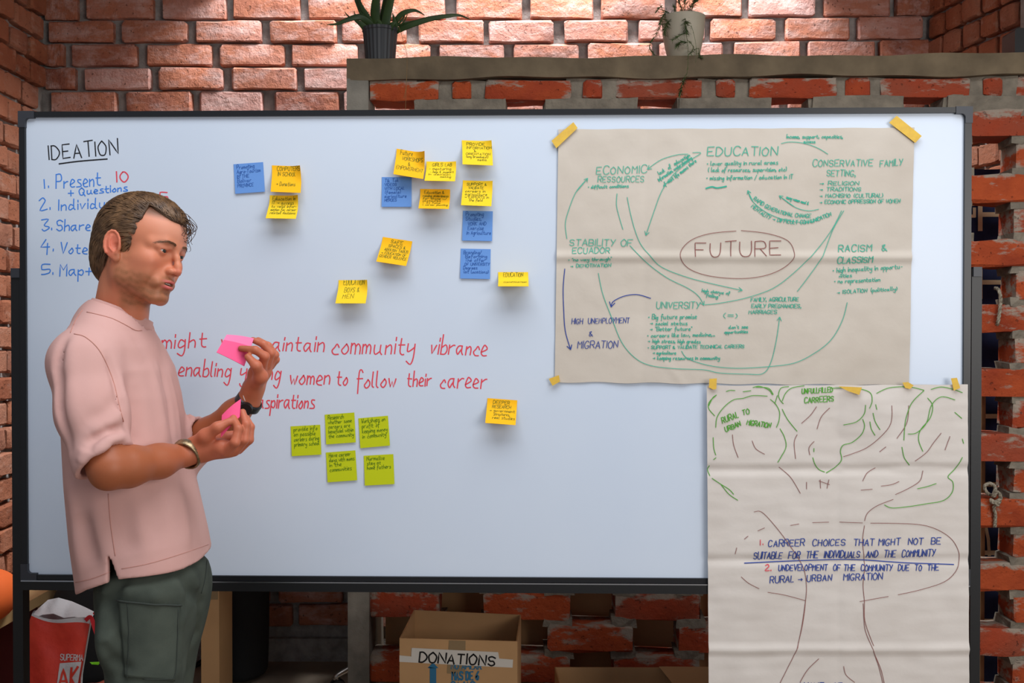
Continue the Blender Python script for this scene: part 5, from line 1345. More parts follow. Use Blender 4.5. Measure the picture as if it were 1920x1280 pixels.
# ------------------------------------------------------------ things on the coping
M_ALOE = mat('aloe_green', (62, 84, 40), 0.45, rgb2=(44, 66, 32), nscale=20, spec=0.4); M_POT = mat('black_pot', (58, 60, 62), 0.55); M_POT2 = mat('cream_pot', (196, 186, 164), 0.6, rgb2=(182, 172, 150), nscale=8)
M_SOIL = mat('soil', (60, 44, 32), 1.0, bump=0.8, bscale=80); M_FERN = mat('fern_green', (66, 92, 46), 0.7, rgb2=(96, 104, 60), nscale=30); M_DRY = mat('dry_stem', (140, 112, 72), 0.8); M_TIP = mat('dry_tip', (120, 70, 44), 0.8)
def ctop(px): u = LF.uz(px, 110, -0.05)[0]; return LF.at(u, -0.05, zt + wav(u, 3) * 0.8)
b = ctop(715); DP = b.y
def at(px, py, dy=0.0): return P(px, py, DP + dy)
zb_ = b.z; ztop_ = at(715, 57).z; xc = at(713, 100).x; H = ztop_ - zb_ + .004
aloe = empty('potted_aloe', (xc, DP, zb_), 'spiky green aloe in a ribbed black pot on the left end of the ledge', 'potted plant')
mb = MB(); mb.lathe((xc, DP, zb_), [(.048, 0), (.050, .004), (.0585, H - .012), (.061, H - .010), (.0615, H), (.057, H), (.056, H - .012)], 96, flute=24, amp=0.018, capt=False); mb.build('pot', M_POT, aloe, smooth=False)
mb = MB(); mb.lathe((xc, DP, zb_), [(.056, H - .010), (.03, H - .004)], 20, capb=False); mb.build('soil', M_SOIL, aloe)
def leaf(pts, w, tipc=False, thick=.35, teeth=True):
    c = catmull(pts, 6); n = len(c); mbx = MB(); k = 8; mbx.v = []
    for i in range(n):
        t = i / (n - 1); r = w * (1 - t ** 1.6) * (0.85 + .15 * math.sin(t * 3)) + .0006
        T = (c[min(i + 1, n - 1)] - c[max(i - 1, 0)]).normalized(); S_ = T.cross(Vector((0.25, 1, 0.15))).normalized(); Nn = S_.cross(T)
        for j in range(k):
            a = 2 * math.pi * j / k; mbx.v.append(c[i] + S_ * math.cos(a) * r + Nn * (math.sin(a) * r * thick - (r * .25 * math.cos(a) ** 2)))
    for i in range(n - 1):
        for j in range(k): mbx.f.append((i * k + j, i * k + (j + 1) % k, (i + 1) * k + (j + 1) % k, (i + 1) * k + j)); mbx.m.append(0)
    mbx.f.append(tuple(reversed(range(k)))); mbx.m.append(0)
    if teeth:
        for i in range(2, n - 3, 1):
            t = i / (n - 1); r = w * (1 - t ** 1.6); T = (c[i + 1] - c[i - 1]).normalized(); S_ = T.cross(Vector((0.25, 1, 0.15))).normalized()
            for sg in (1, -1):
                q = c[i] + S_ * r * sg * .95; mbx.add([q - T * .0012, q + T * .0012, q + S_ * sg * .003 + T * .0015], [(0, 1, 2)])
    return mbx
for pts, w in [
    ([(702, 56, 0), (690, 40, -.01), (672, 32, -.02), (650, 38, -.03), (632, 45, -.03), (612, 46, -.03)], .0125), ([(708, 56, .01), (704, 20, .01), (708, -20, .01), (716, -70, .0)], .020),
    ([(722, 56, -.01), (728, 20, -.015), (738, -15, -.02), (752, -60, -.02)], .019), ([(716, 56, .02), (722, 20, .02), (728, -30, .03), (724, -80, .03)], .017), ([(700, 52, 0), (688, 30, .0), (676, 8, -.01), (664, -30, -.01)], .0125),
    ([(735, 56, 0), (748, 32, -.02), (763, 22, -.03), (780, 20, -.03), (797, 29, -.03)], .0105), ([(744, 58, 0), (770, 47, -.02), (805, 36, -.03), (840, 30, -.03), (862, 29, -.02), (883, 37, -.02)], .0110),
    ([(690, 56, 0), (680, 30, .0), (664, -10, .0), (656, -40, 0)], .009), ([(688, 55, -.02), (676, 44, -.03), (664, 38, -.03)], .012), ([(662, 38, -.02), (653, 30, -.02), (646, 22, -.02)], .0028), ([(670, 36, -.02), (666, 28, -.02), (664, 20, -.02)], .0028),
    ([(742, 52, -.01), (752, 40, -.02), (758, 30, -.02), (758, 19, -.02)], .0040), ([(748, 50, -.01), (758, 40, -.02), (764, 26, -.02)], .0032), ([(752, 47, -.01), (765, 42, -.02), (778, 38, -.02)], .0034), ([(744, 58, -.01), (740, 40, -.02), (736, 24, -.03)], .009),
    ([(700, 58, -.03), (712, 44, -.045), (706, 36, -.05)], .013), ([(728, 58, -.03), (736, 46, -.045), (742, 42, -.05)], .012)]:
    leaf([at(*p) for p in pts], w, teeth=w > .008).build('leaf', M_ALOE, aloe, smooth=True)
mb = MB(); mb.tube(catmull([at(748, 50, -.04), at(757, 80, -.055), at(763, 105, -.09), at(762, 150, -.10), at(760, 210, -.10)], 6), .0007, 4); mb.tube(catmull([at(763, 140, -.10), at(761, 165, -.10), at(757, 185, -.10)], 4), .0006, 4); mb.build('dry_stem', M_DRY, aloe)

b = ctop(1280); DP = b.y; xc = at(1281, 100).x; zb_ = b.z; H = at(1281, 33).z - zb_
fern = empty('potted_fern', (xc, DP, zb_), 'trailing asparagus fern in a plain cream pot on the ledge', 'potted plant')
mb = MB(); mb.lathe((xc, DP, zb_), [(.048, 0), (.052, .004), (.062, .045), (.070, .09), (.0735, H - .004), (.0745, H), (.0705, H), (.068, H - .014)], 40, capt=False); mb.build('pot', M_POT2, fern, smooth=True)
mb = MB(); mb.lathe((xc, DP, zb_), [(.069, H - .010), (.04, H - .002)], 20, capb=False); mb.build('soil', M_SOIL, fern)
rf = random.Random(4)
def frond(pts, dens, ln):
    ln *= 1.9
    c = catmull([at(*p) for p in pts], 6); mbx = MB(); mbx.tube(c, [.0009 * (1 - .5 * i / len(c)) for i in range(len(c))], 4)
    for i in range(1, len(c) - 1):
        T = (c[i + 1] - c[i - 1]).normalized()
        for _ in range(int(dens * 1.7) if rf.random() < .75 else 1):
            d = (T * rf.uniform(.2, 1.0) + Vector((rf.uniform(-1, 1), rf.uniform(-.6, .6), rf.uniform(-1, .6)))).normalized(); l = ln * rf.uniform(.6, 1.35); p0 = c[i] + T * rf.uniform(-.002, .002)
            n_ = T.cross(d).normalized() * .0011; mbx.add([p0 - n_, p0 + n_, p0 + d * l * .6 + n_, p0 + d * l, p0 + d * l * .6 - n_], [(0, 1, 2, 3, 4)])
            mbx.add([p0 - Vector((0, .0006, 0)), p0 + Vector((0, .0006, 0)), p0 + d * l], [(0, 1, 2)])
    return mbx.build('frond', M_FERN, fern)
for pts, dn, ln in [
    ([(1262, 34, -.02), (1250, 22, -.03), (1240, 40, -.05), (1232, 60, -.06), (1222, 76, -.06)], 3, .010), ([(1255, 34, -.03), (1248, 50, -.06), (1247, 68, -.07)], 7, .010), ([(1247, 30, -.03), (1240, 14, -.03), (1232, 20, -.03)], 2, .010),
    ([(1286, 32, -.04), (1285, 42, -.08), (1287, 60, -.085)], 8, .011), ([(1286, 60, -.085), (1290, 90, -.085), (1289, 130, -.09), (1284, 152, -.09)], 1, .006), ([(1284, 142, -.095), (1279, 160, -.10), (1275, 176, -.10)], 8, .009),
    ([(1288, 80, -.085), (1278, 78, -.085), (1270, 86, -.085)], 6, .011), ([(1285, 62, -.085), (1272, 68, -.085), (1262, 74, -.085)], 3, .009), ([(1290, 76, -.085), (1300, 88, -.085), (1294, 100, -.085), (1304, 92, -.085)], 2, .006),
    ([(1290, 34, -.05), (1300, 60, -.08), (1306, 95, -.085), (1304, 118, -.09)], 0, .005), ([(1296, 30, -.02), (1300, 10, -.02), (1306, -10, -.02)], 6, .011), ([(1282, 30, .0), (1284, 8, .0), (1286, -14, 0)], 7, .012), ([(1290, 28, -.03), (1294, 14, -.03), (1304, 2, -.03), (1312, -4, -.03)], 6, .010),
    ([(1276, 30, 0), (1278, 15, 0), (1270, -5, 0)], 6, .011), ([(1310, 90, -.06), (1312, 104, -.07), (1316, 108, -.07)], 3, .006), ([(1222, 76, -.05), (1218, 90, -.05), (1228, 104, -.05)], 3, .009), ([(1262, 32, -.02), (1266, 20, -.02), (1262, 10, -.02)], 3, .009)]:
    frond(pts, dn, ln)
b = ctop(1905); DPx = b.y; x0 = P(1892, 80, DPx).x; x1 = x0 + .14; z0 = b.z - .004; z1 = P(1900, 59, DPx).z
M_BLKP = mat('black_plastic', (12, 12, 14), 0.5)
mb = MB(); r = .012; q = []
for cx_, cz_, a0 in ((x0 + r, z0 + .002, 180), (x1 - r, z0 + .002, 270), (x1 - r, z1 - r, 0), (x0 + r, z1 - r, 90)):
    if a0 in (180, 270): q.append((cx_ - r if a0 == 180 else cx_ + r, z0)); continue
    for k in range(6): a = math.radians(a0 + 18 * k); q.append((cx_ + r * math.cos(a), cz_ + r * math.sin(a)))
m_ = len(q); mb.add([(x, DPx - .04, z) for x, z in q] + [(x, DPx + .05, z) for x, z in q], [tuple(range(m_)), tuple(reversed(range(m_, 2 * m_)))] + [(i, i + m_, (i + 1) % m_ + m_, (i + 1) % m_) for i in range(m_)])
tag(mb.build('black_box', M_BLKP), 'black rounded plastic box at the right end of the ledge', 'box')

# ------------------------------------------------------------ cardboard boxes
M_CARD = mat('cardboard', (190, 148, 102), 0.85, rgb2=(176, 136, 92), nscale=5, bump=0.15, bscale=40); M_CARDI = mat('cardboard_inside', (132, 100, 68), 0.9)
M_WTAPE = mat('white_tape', (206, 200, 190), 0.5); M_BTAPE = mat('brown_tape', (140, 116, 82), 0.4); M_PBLUE = mat('blue_print', (38, 104, 138), 0.8); I_MARK = ink_mat('ink_marker', (24, 20, 20))
def open_box(name, FL, FR, BR, BL_, ztopf, zbot, label, th=.004, group='cardboard boxes on the floor'):
    o = empty(name, Vector(((FL.x + BR.x) / 2, (FL.y + BR.y) / 2, zbot)), label, 'box', group)
    cs = [FL, FR, BR, BL_]; names = ['front_panel', 'side_panel', 'back_panel', 'side_panel']; ctr = sum(cs, Vector()) / 4
    for i in range(4):
        a, b_ = cs[i], cs[(i + 1) % 4]; d = (b_ - a).normalized(); nn = Vector((d.y, -d.x, 0)); nn = nn if nn.dot(a - ctr) > 0 else -nn
        za, zb2 = ztopf[i], ztopf[(i + 1) % 4]; mbx = MB(); A0, B0 = a, b_
        v = [Vector((A0.x, A0.y, zbot)), Vector((B0.x, B0.y, zbot)), Vector((B0.x, B0.y, zb2)), Vector((A0.x, A0.y, za))]
        mbx.add(v + [p - nn * th for p in v], [(0, 1, 2, 3), (7, 6, 5, 4), (0, 4, 5, 1), (1, 5, 6, 2), (2, 6, 7, 3), (3, 7, 4, 0)]); mbx.build(names[i], M_CARD, o)
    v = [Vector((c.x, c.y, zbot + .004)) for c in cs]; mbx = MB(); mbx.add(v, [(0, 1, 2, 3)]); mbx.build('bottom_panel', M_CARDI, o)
    return o
FY, BY = 2.97, 3.24
FLp, FRp, BRp, BLp = P(749, 1196, FY), P(970, 1202, FY), P(977, 1152, BY), P(776, 1143, BY)
dbox = open_box('cardboard_box', FLp, FRp, BRp, BLp, [FLp.z, FRp.z, BRp.z, BLp.z], 0.0, 'open cardboard donations box standing before the brick screen')
nF = Vector((0, -1, 0)); 
def onbox(x, y, l): p = P(x, y, FY - .001); return p + Vector((0, -.0016 - l, 0))
def patch_(name, pts, off, m):
    mbx = MB(); v = [P(x, y, FY) + Vector((0, -off, 0)) for x, y in pts]; n = len(v); mbx.add(v + [p + Vector((0, off * .8, 0)) for p in v], [tuple(reversed(range(n))), tuple(range(n, 2 * n))] + [(i, (i + 1) % n, (i + 1) % n + n, i + n) for i in range(n)]); return mbx.build(name, m, dbox)
patch_('brown_tape', [(842, 1200), (873, 1201), (872, 1264), (838, 1262)], .0009, M_BTAPE)
patch_('label_tape', [(749, 1228), (771, 1230), (772, 1214), (850, 1218), (934, 1222), (936, 1234), (962, 1236), (961, 1251), (860, 1246), (749, 1240)], .0016, M_WTAPE)
ik = Ink(lambda x, y, l: P(x, y, FY) + Vector((0, -.0019 - l, 0)), 1); ik.text('DONATIONS', [(786, 1240), (928, 1247)], 18, 3.0, 0.05, 0.2); ik.build('handwriting', I_MARK, dbox)
mbx = MB()
def flat(pts): v = [P(x, y, FY) + Vector((0, -.0012, 0)) for x, y in pts]; mbx.add(v, [tuple(range(len(v)))])
flat([(803, 1250), (802, 1280), (802, 1300), (818, 1300), (817, 1280), (817, 1250), (822, 1250), (810, 1240), (803, 1250)][:1] + [(797, 1251), (822, 1251), (810, 1240)][:0] + [(806, 1252), (806, 1310), (818, 1310), (818, 1252)])
flat([(802, 1252), (822, 1252), (812, 1241)])
mbx.build('printed_arrow', M_PBLUE, dbox)
ik = Ink(lambda x, y, l: P(x, y, FY) + Vector((0, -.0012 - l, 0)), 1)
ik.text('MAS DE 6', [(848, 1274), (897, 1274)], 15, 3.2, 0, 0.0); ik.text('NO APILAR', [(846, 1253), (902, 1254)], 9, 2.2, 0, 0.0); ik.text('CAJAS', [(846, 1292), (890, 1292)], 14, 3.0, 0, 0)
ik.build('printed_text', M_PBLUE, dbox)
# second open box
FY2, BY2 = 2.93, 3.20
a_, b_, c_, d_ = P(1050, 1318, FY2), P(1330, 1318, FY2), P(1330, 1251, BY2), P(1040, 1250, BY2)
a_.x = d_.x + .02; b_.x = c_.x + .06
b2 = open_box('cardboard_box', a_, b_, c_ + Vector((.1, 0, 0)), d_, [P(1, 1318, FY2).z] * 2 + [c_.z, d_.z], 0.0, 'lower open cardboard box on the floor at right of the donations box')
mbx = MB(); p0, p1, p2_, p3 = P(1236, 1250, BY2 - .01), P(1262, 1282, BY2 - .06), P(1340, 1282, BY2 - .06), P(1340, 1251, BY2 - .01); mbx.add([p0, p1, p2_, p3] + [v + Vector((0, .003, .001)) for v in (p0, p1, p2_, p3)], [(0, 1, 2, 3), (7, 6, 5, 4), (0, 4, 5, 1), (1, 5, 6, 2), (2, 6, 7, 3), (3, 7, 4, 0)]); mbx.build('flap', M_CARD, b2)
# closed cartons behind the screen
def carton(x0, x1, Yf, D, top, label, dark=None, z0=0.0, mm=None):
    xa, xb = (x0 - 960) * Yf / F, (x1 - 960) * Yf / F; o = empty('cardboard_carton', ((xa + xb) / 2, Yf + D / 2, z0), label, 'box', 'cardboard boxes on the floor')
    mbx = MB(); mbx.box((xa, Yf, z0), (xb, Yf + D, top)); mbx.build('carton_body', mm or M_CARD, o)
    mbx = MB(); xm = (xa + xb) / 2; mbx.box((xm - .03, Yf - .001, top - .08), (xm + .03, Yf + D, top + .001)); mbx.build('packing_tape', M_BTAPE, o); return o
carton(722, 1060, 3.61, .20, 1.05, 'large closed cardboard carton behind the screen, seen through its left gaps')
carton(1068, 1420, 3.61, .30, 1.10, 'large closed cardboard carton behind the screen, seen through gaps above the lower box')
carton(375, 409, 3.85, .18, .50, 'narrow tall cardboard carton directly behind his legs under the board', z0=(lambda: 0.0)())
# ------------------------------------------------------------ patterned navy hanging, rope
M_NAVY = mat('navy_cloth', (34, 46, 86), 0.9, rgb2=(26, 36, 70), nscale=20, bump=.2); M_CREAM = mat('cream_braid', (222, 202, 164), 0.9); M_WOOD = mat('pale_wood', (176, 136, 92), 0.7, rgb2=(150, 110, 70), nscale=12)
YH = 3.66
xa, xb = (1700 - 960) * YH / F, (1990 - 960) * YH / F; zA, zB = CH + (617 - 318) * YH / F, .12
hang = empty('patterned_hanging', ((xa + xb) / 2, YH, zB), 'navy textile with cream key pattern hanging behind the brick screen', 'textile')
mbx = MB(); n = 30; vs = []; fs = []
for j in range(9):
    for i in range(n + 1): vs.append(((xa + (xb - xa) * i / n), YH + .004 * math.sin(i * .9 + j * .3), zA + (zB - zA) * j / 8))
for j in range(8):
    for i in range(n): q = j * (n + 1) + i; fs.append((q, q + n + 1, q + n + 2, q + 1))
obj('cloth', vs, fs, M_NAVY, hang, smooth=True)
def strip(pts, w):
    ikk = Ink(lambda x, y, l: P(x, y, YH - .008 - l), 1)
    for a, c in zip(pts[:-1], pts[1:]): ikk.stroke([a, c], w)
    ikk.build('woven_band', M_CREAM, hang, False)
for y0 in (378, 505, 756, 884, 1012, 1140): strip([(1770, y0 + 5), (1838, y0 + 3), (1838, y0 + 52)], 8.5); strip([(1810, y0 + 27), (1827, y0 + 27), (1827, y0 + 13)], 6); strip([(1838, y0 + 24), (1900, y0 + 24)], 8.5); strip([(1780, y0 + 52), (1780, y0 + 100)], 8)
strip([(1848, 985), (1853, 1010), (1855, 1040)], 6)
mbx = MB(); xw = (1839 - 960) * 3.60 / F; mbx.box((xw, 3.59, 0.1), (xw + .014, 3.61, P(1840, 728, 3.6).z)); tag(mbx.build('wooden_batten', M_WOOD), 'thin pale wooden batten upright behind the brick screen beside the board post', 'batten')
M_ROPE = mat('rope', (176, 166, 146), 0.9, rgb2=(96, 86, 70), nscale=140)
def rope(pts, r=.0055, turns=150):
    c = catmull(pts, 10); mbx = MB(); L_ = 0
    for s_ in range(3):
        q = []; L_ = 0
        for i in range(len(c)):
            if i: L_ += (c[i] - c[i - 1]).length
            T = (c[min(i + 1, len(c) - 1)] - c[max(i - 1, 0)]).normalized(); a = T.orthogonal().normalized() if abs(T.y) > .9 else T.cross(Vector((0, 1, 0))).normalized(); b_ = T.cross(a)
            an = L_ * turns + s_ * 2.094; q.append(c[i] + (a * math.cos(an) + b_ * math.sin(an)) * r * .55)
        mbx.tube(q, r * .62, 6)
    return mbx
def lp(px, py, d): u, z = LF.uz(px, py, d); return LF.at(u, d, z)
tag(rope([lp(1866, 540, -.03), lp(1872, 543, .008), lp(1876, 560, .012), lp(1874, 585, .012), lp(1871, 604, .010), lp(1868, 610, -.02)]).build('rope', M_ROPE, smooth=True), 'short twisted rope looped round an upper brick at right, without knot', 'rope')
tag(rope([lp(1866, 930, -.02), lp(1852, 925, .008), lp(1846, 912, .012), lp(1856, 906, .014), lp(1866, 914, .016), lp(1862, 930, .024), lp(1870, 922, .030), lp(1876, 934, .026), lp(1862, 942, .028), lp(1858, 936, .022), lp(1870, 946, .030), lp(1874, 938, .024), lp(1864, 950, .020), lp(1866, 965, .014), lp(1865, 988, .010)]).build('rope', M_ROPE, smooth=True), 'knotted twisted rope hanging at right from a lower brick', 'rope')

# ------------------------------------------------------------ left corner under the board
M_TAB = mat('table_wood', (214, 178, 128), 0.6, rgb2=(196, 158, 108), nscale=7); M_ORG = mat('orange_cover', (238, 106, 40), 0.8); M_DRED = mat('dark_red', (96, 22, 20), 0.8)
xe = -1.775
bench = empty('wall_bench', (-1.9, 3.2, 0), 'pale wooden bench board running along the left brick wall', 'bench')
mb = MB(); mb.box((-2.0, 2.3, .412), (xe, 4.05, .45)); mb.build('seat_board', M_TAB, bench)
mb = MB(); mb.box((-1.98, 2.3, .02), (-1.86, 4.0, .412)); mb.build('front_panel', M_DRED, bench)
for yy in (2.4, 3.2, 3.96): mb = MB(); mb.box((-1.86, yy, 0), (xe - .02, yy + .05, .412)); mb.build('leg', M_TAB, bench)
c0 = P(-28, 1062, 3.45); mb = MB()
v_, f_ = surface(lambda p: smax(ell(p, A(c0.x, c0.y, .45 + .085), A(.095, .15, .092)), .452 - p[..., 2], .01), A(c0.x - .12, c0.y - .2, .43), A(c0.x + .12, c0.y + .2, .66), .008)
oc = empty('cushion', (c0.x, c0.y, .452), 'rounded orange cushion on the bench at the left edge', 'cushion'); add_mesh('cover', v_, f_, M_ORG, oc)
# shopping bag
M_BAG = mat('bag_red', (228, 66, 46), 0.6, rgb2=(208, 52, 38), nscale=14, bump=.5, bscale=22, bdist=.01); M_BAGW = mat('bag_white', (206, 204, 206), 0.6, bump=.4, bscale=30, bdist=.01); M_HAND = mat('bag_handle', (226, 40, 50), 0.6)
YB2 = 3.05
def bp(px, py, d=0.0): return P(px, py, YB2 + d)
bag = empty('shopping_bag', (bp(115, 1250).x, YB2 + .05, 0), 'red woven shopping bag with white rim and lettering under the board at left', 'bag')
fl = [(36, 1420), (44, 1215), (53, 1170), (60, 1150)]; fr_ = [(158, 1420), (150, 1280), (160, 1220), (170, 1164)]
vs = []; fs = []; n = 14; R_ = 16
def lerp_poly(pl, t):
    t *= len(pl) - 1; i = min(int(t), len(pl) - 2); f = t - i; return (pl[i][0] * (1 - f) + pl[i + 1][0] * f, pl[i][1] * (1 - f) + pl[i + 1][1] * f)
def bagp(s, t, side, l=0.0):
    a = lerp_poly(fl, t); c = lerp_poly(fr_, t); x = a[0] * (1 - s) + c[0] * s; y = a[1] * (1 - s) + c[1] * s
    wrk = .010 * mnoise.noise(Vector((s * 3, t * 4, side * 5))) + .006 * math.sin(9 * s + 5 * t)
    dep = (-.02 * math.sin(math.pi * s) + wrk) if side == 0 else (.16 + .02 * math.sin(math.pi * s) - wrk)
    if side == 1: y -= 6 + 14 * math.sin(math.pi * s) ; x += 4
    return P(x, y + (6 * math.sin(s * 5) * t), YB2 + dep - l)
for side in (0, 1):
    for j in range(R_ + 1):
        for i in range(n + 1): vs.append(bagp(i / n, j / R_, side))
M2 = (n + 1) * (R_ + 1); 
for side in (0, 1):
    for j in range(R_):
        for i in range(n): q = side * M2 + j * (n + 1) + i; fs.append((q, q + 1, q + n + 2, q + n + 1) if side == 0 else (q, q + n + 1, q + n + 2, q + 1))
for j in range(R_):
    for e in (0, n): q = j * (n + 1) + e; fs.append((q, q + n + 1, M2 + q + n + 1, M2 + q))
fm = [0] * len(fs)
for k, q in enumerate(fs):
    if k >= n * R_ and k < 2 * n * R_: fm[k] = 1
    elif k >= 2 * n * R_: fm[k] = 1
    elif (k // n) >= R_ - 1: fm[k] = 1
obj('bag_body', vs, fs, None, bag, smooth=True, mats=[M_BAG, M_BAGW], fmat=fm)
# white liner rising behind the rim
vs = []; fs = []
top = [(62, 1150), (72, 1140), (90, 1124), (110, 1120), (135, 1127), (160, 1138), (178, 1147)]; bot = [(60, 1160), (80, 1152), (100, 1150), (120, 1158), (140, 1156), (158, 1160), (170, 1164)]
for r_ in range(7):
    for i in range(25):
        s = i / 24; a = lerp_poly(top, s); c = lerp_poly(bot, s); t = r_ / 6
        vs.append(bp(a[0] * (1 - t) + c[0] * t, a[1] * (1 - t) + c[1] * t, .14 - .09 * t + .012 * math.sin(s * 22 + t * 4) * (1 - t * .5)))
for r_ in range(6):
    for i in range(24): q = r_ * 25 + i; fs.append((q, q + 25, q + 26, q + 1))
obj('liner', vs, fs, M_BAGW, bag, smooth=True)
def strap(pts, w):
    c = catmull([bp(*p) for p in pts], 5); vs = []; fs = []
    for i, p in enumerate(c):
        T = (c[min(i + 1, len(c) - 1)] - c[max(i - 1, 0)]).normalized(); s_ = T.cross(Vector((0, 1, 0))).normalized() * w
        vs += [p - s_, p + s_, p + s_ + Vector((0, .002, 0)), p - s_ + Vector((0, .002, 0))]
    for i in range(len(c) - 1):
        for j in range(4): fs.append((4 * i + j, 4 * i + (j + 1) % 4, 4 * i + 4 + (j + 1) % 4, 4 * i + 4 + j))
    obj('handle', vs, fs, M_HAND, bag)
strap([(160, 1163, -.01), (170, 1157, -.03), (178, 1180, -.04), (186, 1200, -.04), (200, 1216, -.02), (215, 1225, .0)], .006); strap([(176, 1152, .06), (184, 1143, .05), (196, 1152, .04), (205, 1175, .04), (212, 1215, .04)], .005)
def onbag(x, y, l):
    # front surface by px: s,t search
    t = 0.5
    for _ in range(12):
        a = lerp_poly(fl, t); c = lerp_poly(fr_, t); s = (x - a[0]) / (c[0] - a[0]); yy = a[1] * (1 - s) + c[1] * s + 6 * math.sin(s * 5) * t; t = min(max(t - (y - yy) / 270 * -1 * -1, 0), 1)
    return bagp(s, t, 0, .003 + l)
ik = Ink(onbag, 1); ik.text('SUPERMA', [(113, 1237), (155, 1238)], 11, 1.6, 0.05, .05); ik.build('lettering', M_BAGW, bag, False)
ik = Ink(onbag, 1)
for k in range(34): ik.stroke([(112.8 - k * .22, 1244 + k * 1.5), (152 - k * .25, 1241 + k * 1.5)], 2.0)
ik.build('logo_block', M_BAGW, bag, False)
ik = Ink(lambda x, y, l: onbag(x, y, l + .002), 1)
for a in ([(109, 1290), (119, 1254), (128, 1290)], [(113, 1276), (125, 1276)], [(134, 1252), (131, 1292)], [(146, 1250), (133, 1270), (142, 1290)]): ik.stroke(a, 4.2)
ik.build('logo_letters', M_BAG, bag, False)
# dark rucksack, scrap, sneaker
M_DK = mat('black_fabric', (20, 21, 23), 0.9, bump=.3, bscale=120); M_LIME = mat('lime_paper', (130, 220, 30), 0.7); M_SOLE = mat('grey_sole', (176, 170, 162), 0.7); M_PNKS = mat('salmon_upper', (226, 122, 100), 0.7)
cb = P(196, 1180, 3.85)
v_, f_ = surface(lambda p: smax(smin(ell(p, A(cb.x, cb.y, .22), A(.17, .12, .26)), ell(p, A(cb.x - .1, cb.y + .02, .30), A(.12, .10, .22)), .05), .004 - p[..., 2], .02), A(cb.x - .3, cb.y - .2, -.01), A(cb.x + .25, cb.y + .2, .58), .014)
rk = empty('rucksack', (cb.x, cb.y, 0), 'black rucksack slumped on the floor behind the red shopping bag', 'bag'); add_mesh('bag_body', v_, f_, M_DK, rk)
mb = MB(); mb.tube(catmull([(cb.x + .10, cb.y - .13, .03), (cb.x + .14, cb.y - .2, .03), (cb.x + .08, cb.y - .28, .015), (cb.x - .02, cb.y - .3, .012)], 6), .012, 6, flat=.4); mb.build('strap', M_DK, rk)
g0 = P(168, 1242, 3.60); mb = MB(); z = .10
def gp(px, py, d=0): return P(px, py, 3.60 + d)
v = [gp(168, 1241), gp(189, 1240, .02), gp(184, 1246), gp(172, 1245)]; mb.add(v + [p + Vector((0, .004, -.001)) for p in v], [(3, 2, 1, 0), (4, 5, 6, 7), (0, 1, 5, 4), (1, 2, 6, 5), (2, 3, 7, 6), (3, 0, 4, 7)]); 
tag(mb.build('paper_scrap', M_LIME), 'lime green paper scrap in the dark behind the shopping bag', 'paper')
cs_ = P(186, 1290, 3.62); cs_ = A(cs_.x, cs_.y, 0)
sn = empty('sneaker', (cs_[0], cs_[1], 0), 'small salmon and grey sneaker on the floor beside his leg', 'shoe')
v_, f_ = surface(lambda p: smax(smax(smin(ell(p, cs_ + A(-.03, 0, .13), A(.085, .04, .05)), ell(p, cs_ + A(.05, 0, .15), A(.05, .038, .06)), .03), .11 - p[..., 2], .004), p[..., 2] - .19, .004), cs_ - A(.15, .08, -.09), cs_ + A(.15, .08, .22), .006); add_mesh('upper', v_, f_, M_PNKS, sn)
v_, f_ = surface(lambda p: smax(smax(ell(p, cs_ + A(0, 0, .09), A(.125, .05, .12)), p[..., 2] - .118, .003), .088 - p[..., 2], .003), cs_ - A(.15, .08, -.07), cs_ + A(.15, .08, .14), .006); add_mesh('sole', v_, f_, M_SOLE, sn)
mb = MB(); mb.box((cs_[0] - .2, cs_[1] - .1, 0), (cs_[0] + .2, cs_[1] + .12, .088)); tag(mb.build('low_crate', M_DK), 'low black crate on the floor carrying the sneaker', 'crate')
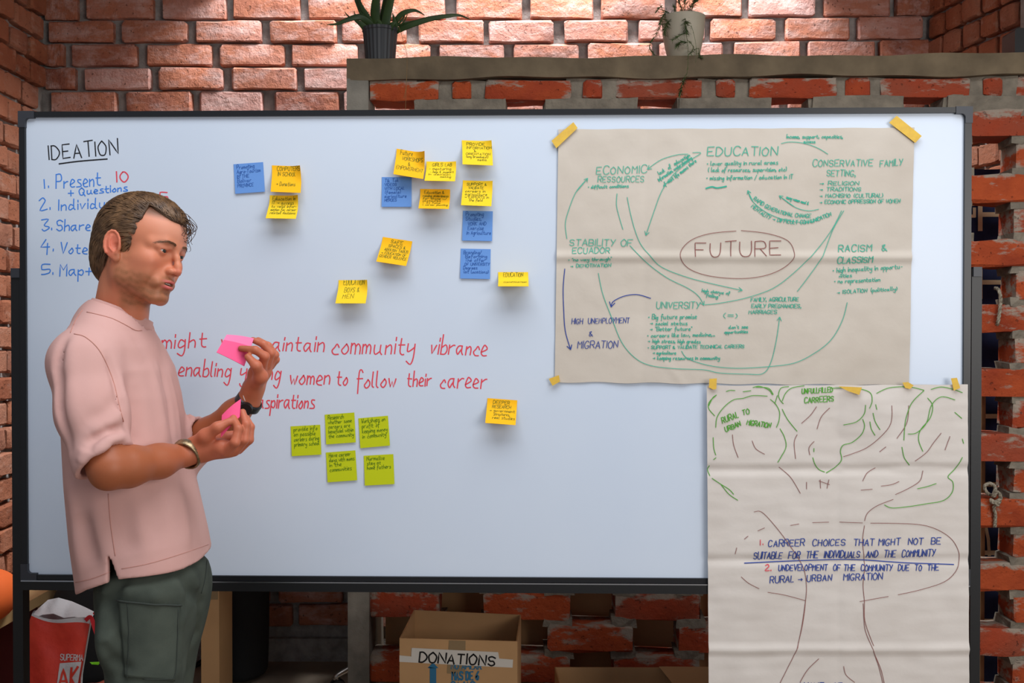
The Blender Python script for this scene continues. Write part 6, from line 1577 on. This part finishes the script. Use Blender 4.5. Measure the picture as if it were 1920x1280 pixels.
# black suitcase, cable, swivel chair foot
cx_ = (452 - 960) * 4.2 / F
v_, f_ = surface(lambda p: smax(smax(ell((p), A(cx_, 4.22, .33), A(.105, .13, .9)), .012 - p[..., 2], .02), p[..., 2] - .62, .03), A(cx_ - .15, 4.0, -.01), A(cx_ + .15, 4.40, .68), .012)
sc_ = empty('waste_bin', (cx_, 4.22, 0), 'tall black waste bin standing by the back wall left of the screen', 'bin'); add_mesh('bin_body', v_, f_, M_DK, sc_)
mb = MB(); mb.tube([Vector((cx_ + .09 * math.cos(t), 4.22 + .11 * math.sin(t), .62)) for t in np.linspace(0, 2 * math.pi, 25)[:-1]], .008, 6, closed=True); mb.build('rim', M_DK, sc_)
def fp(px, py): r_ = ray(px, py); t = -CH / r_.z; p = Vector((0, 0, CH)) + r_ * t; p.z = .006; return p
mb = MB(); mb.tube(catmull([fp(330, 1262), fp(365, 1252), fp(385, 1245), fp(400, 1249), fp(413, 1251)], 8), .005, 6); mb.tube(catmull([fp(362, 1252), fp(378, 1240), fp(395, 1244)], 6), .005, 6); tag(mb.build('cable', M_DK, smooth=True), 'black cable lying on the floor at the foot of the narrow carton', 'cable')
YC = 3.98; wc = P(632, 1268, YC); wc.z = .034
chair = empty('swivel_chair', (wc.x + .24, YC + .14, 0), 'swivel office chair behind the screen, one castor showing past the end post', 'chair')
hub = Vector((wc.x + .24, YC + .14, .12)); M_CHR = mat('chrome', (170, 165, 160), .3, metal=1.0); M_CAST = mat('castor_black', (16, 16, 18), .4)
for k in range(5):
    a = math.atan2(-.14, -.24) + k * 2 * math.pi / 5; d = Vector((math.cos(a), math.sin(a), 0)); tip = hub + d * .275; tip.z = .085
    mb = MB(); mb.tube(catmull([hub, hub + d * .15 + Vector((0, 0, .0)), tip, tip + Vector((0, 0, -.02))], 5), [.02 - .0008 * i for i in range(16)], 8); lg = mb.build('leg', M_CHR, chair, smooth=True)
    w = Vector((tip.x, tip.y, .034)); ax = Vector((-.3, 1, 0)).normalized()
    mb = MB()
    for s_ in (-1, 1): mb.tube([w + ax * (.006 * s_), w + ax * (.024 * s_)], .033, 22)
    mb.tube([w + Vector((0, 0, .0)), w + Vector((0, 0, .045))], .009, 8); mb.build('castor', M_CAST, lg)
    mb = MB(); mb.tube([w - ax * .0245 + (Vector((0, 0, 1)) * math.cos(t) + ax.cross(Vector((0, 0, 1))) * math.sin(t)) * .024 for t in np.linspace(0, 2 * math.pi, 25)[:-1]], .0022, 5, closed=True); mb.build('castor_ring', M_CHR, lg)
mb = MB(); mb.tube([hub, hub + Vector((0, 0, .30))], .025, 14); mb.build('column', M_CHR, chair)
v_, f_ = surface(lambda p: smax(ell(p, V(hub) + A(0, 0, .34), A(.20, .19, .06)), np.abs(p[..., 2] - hub.z - .34) - .03, .02), V(hub) + A(-.26, -.25, .26), V(hub) + A(.26, .25, .42), .016); add_mesh('seat', v_, f_, M_DK, chair)
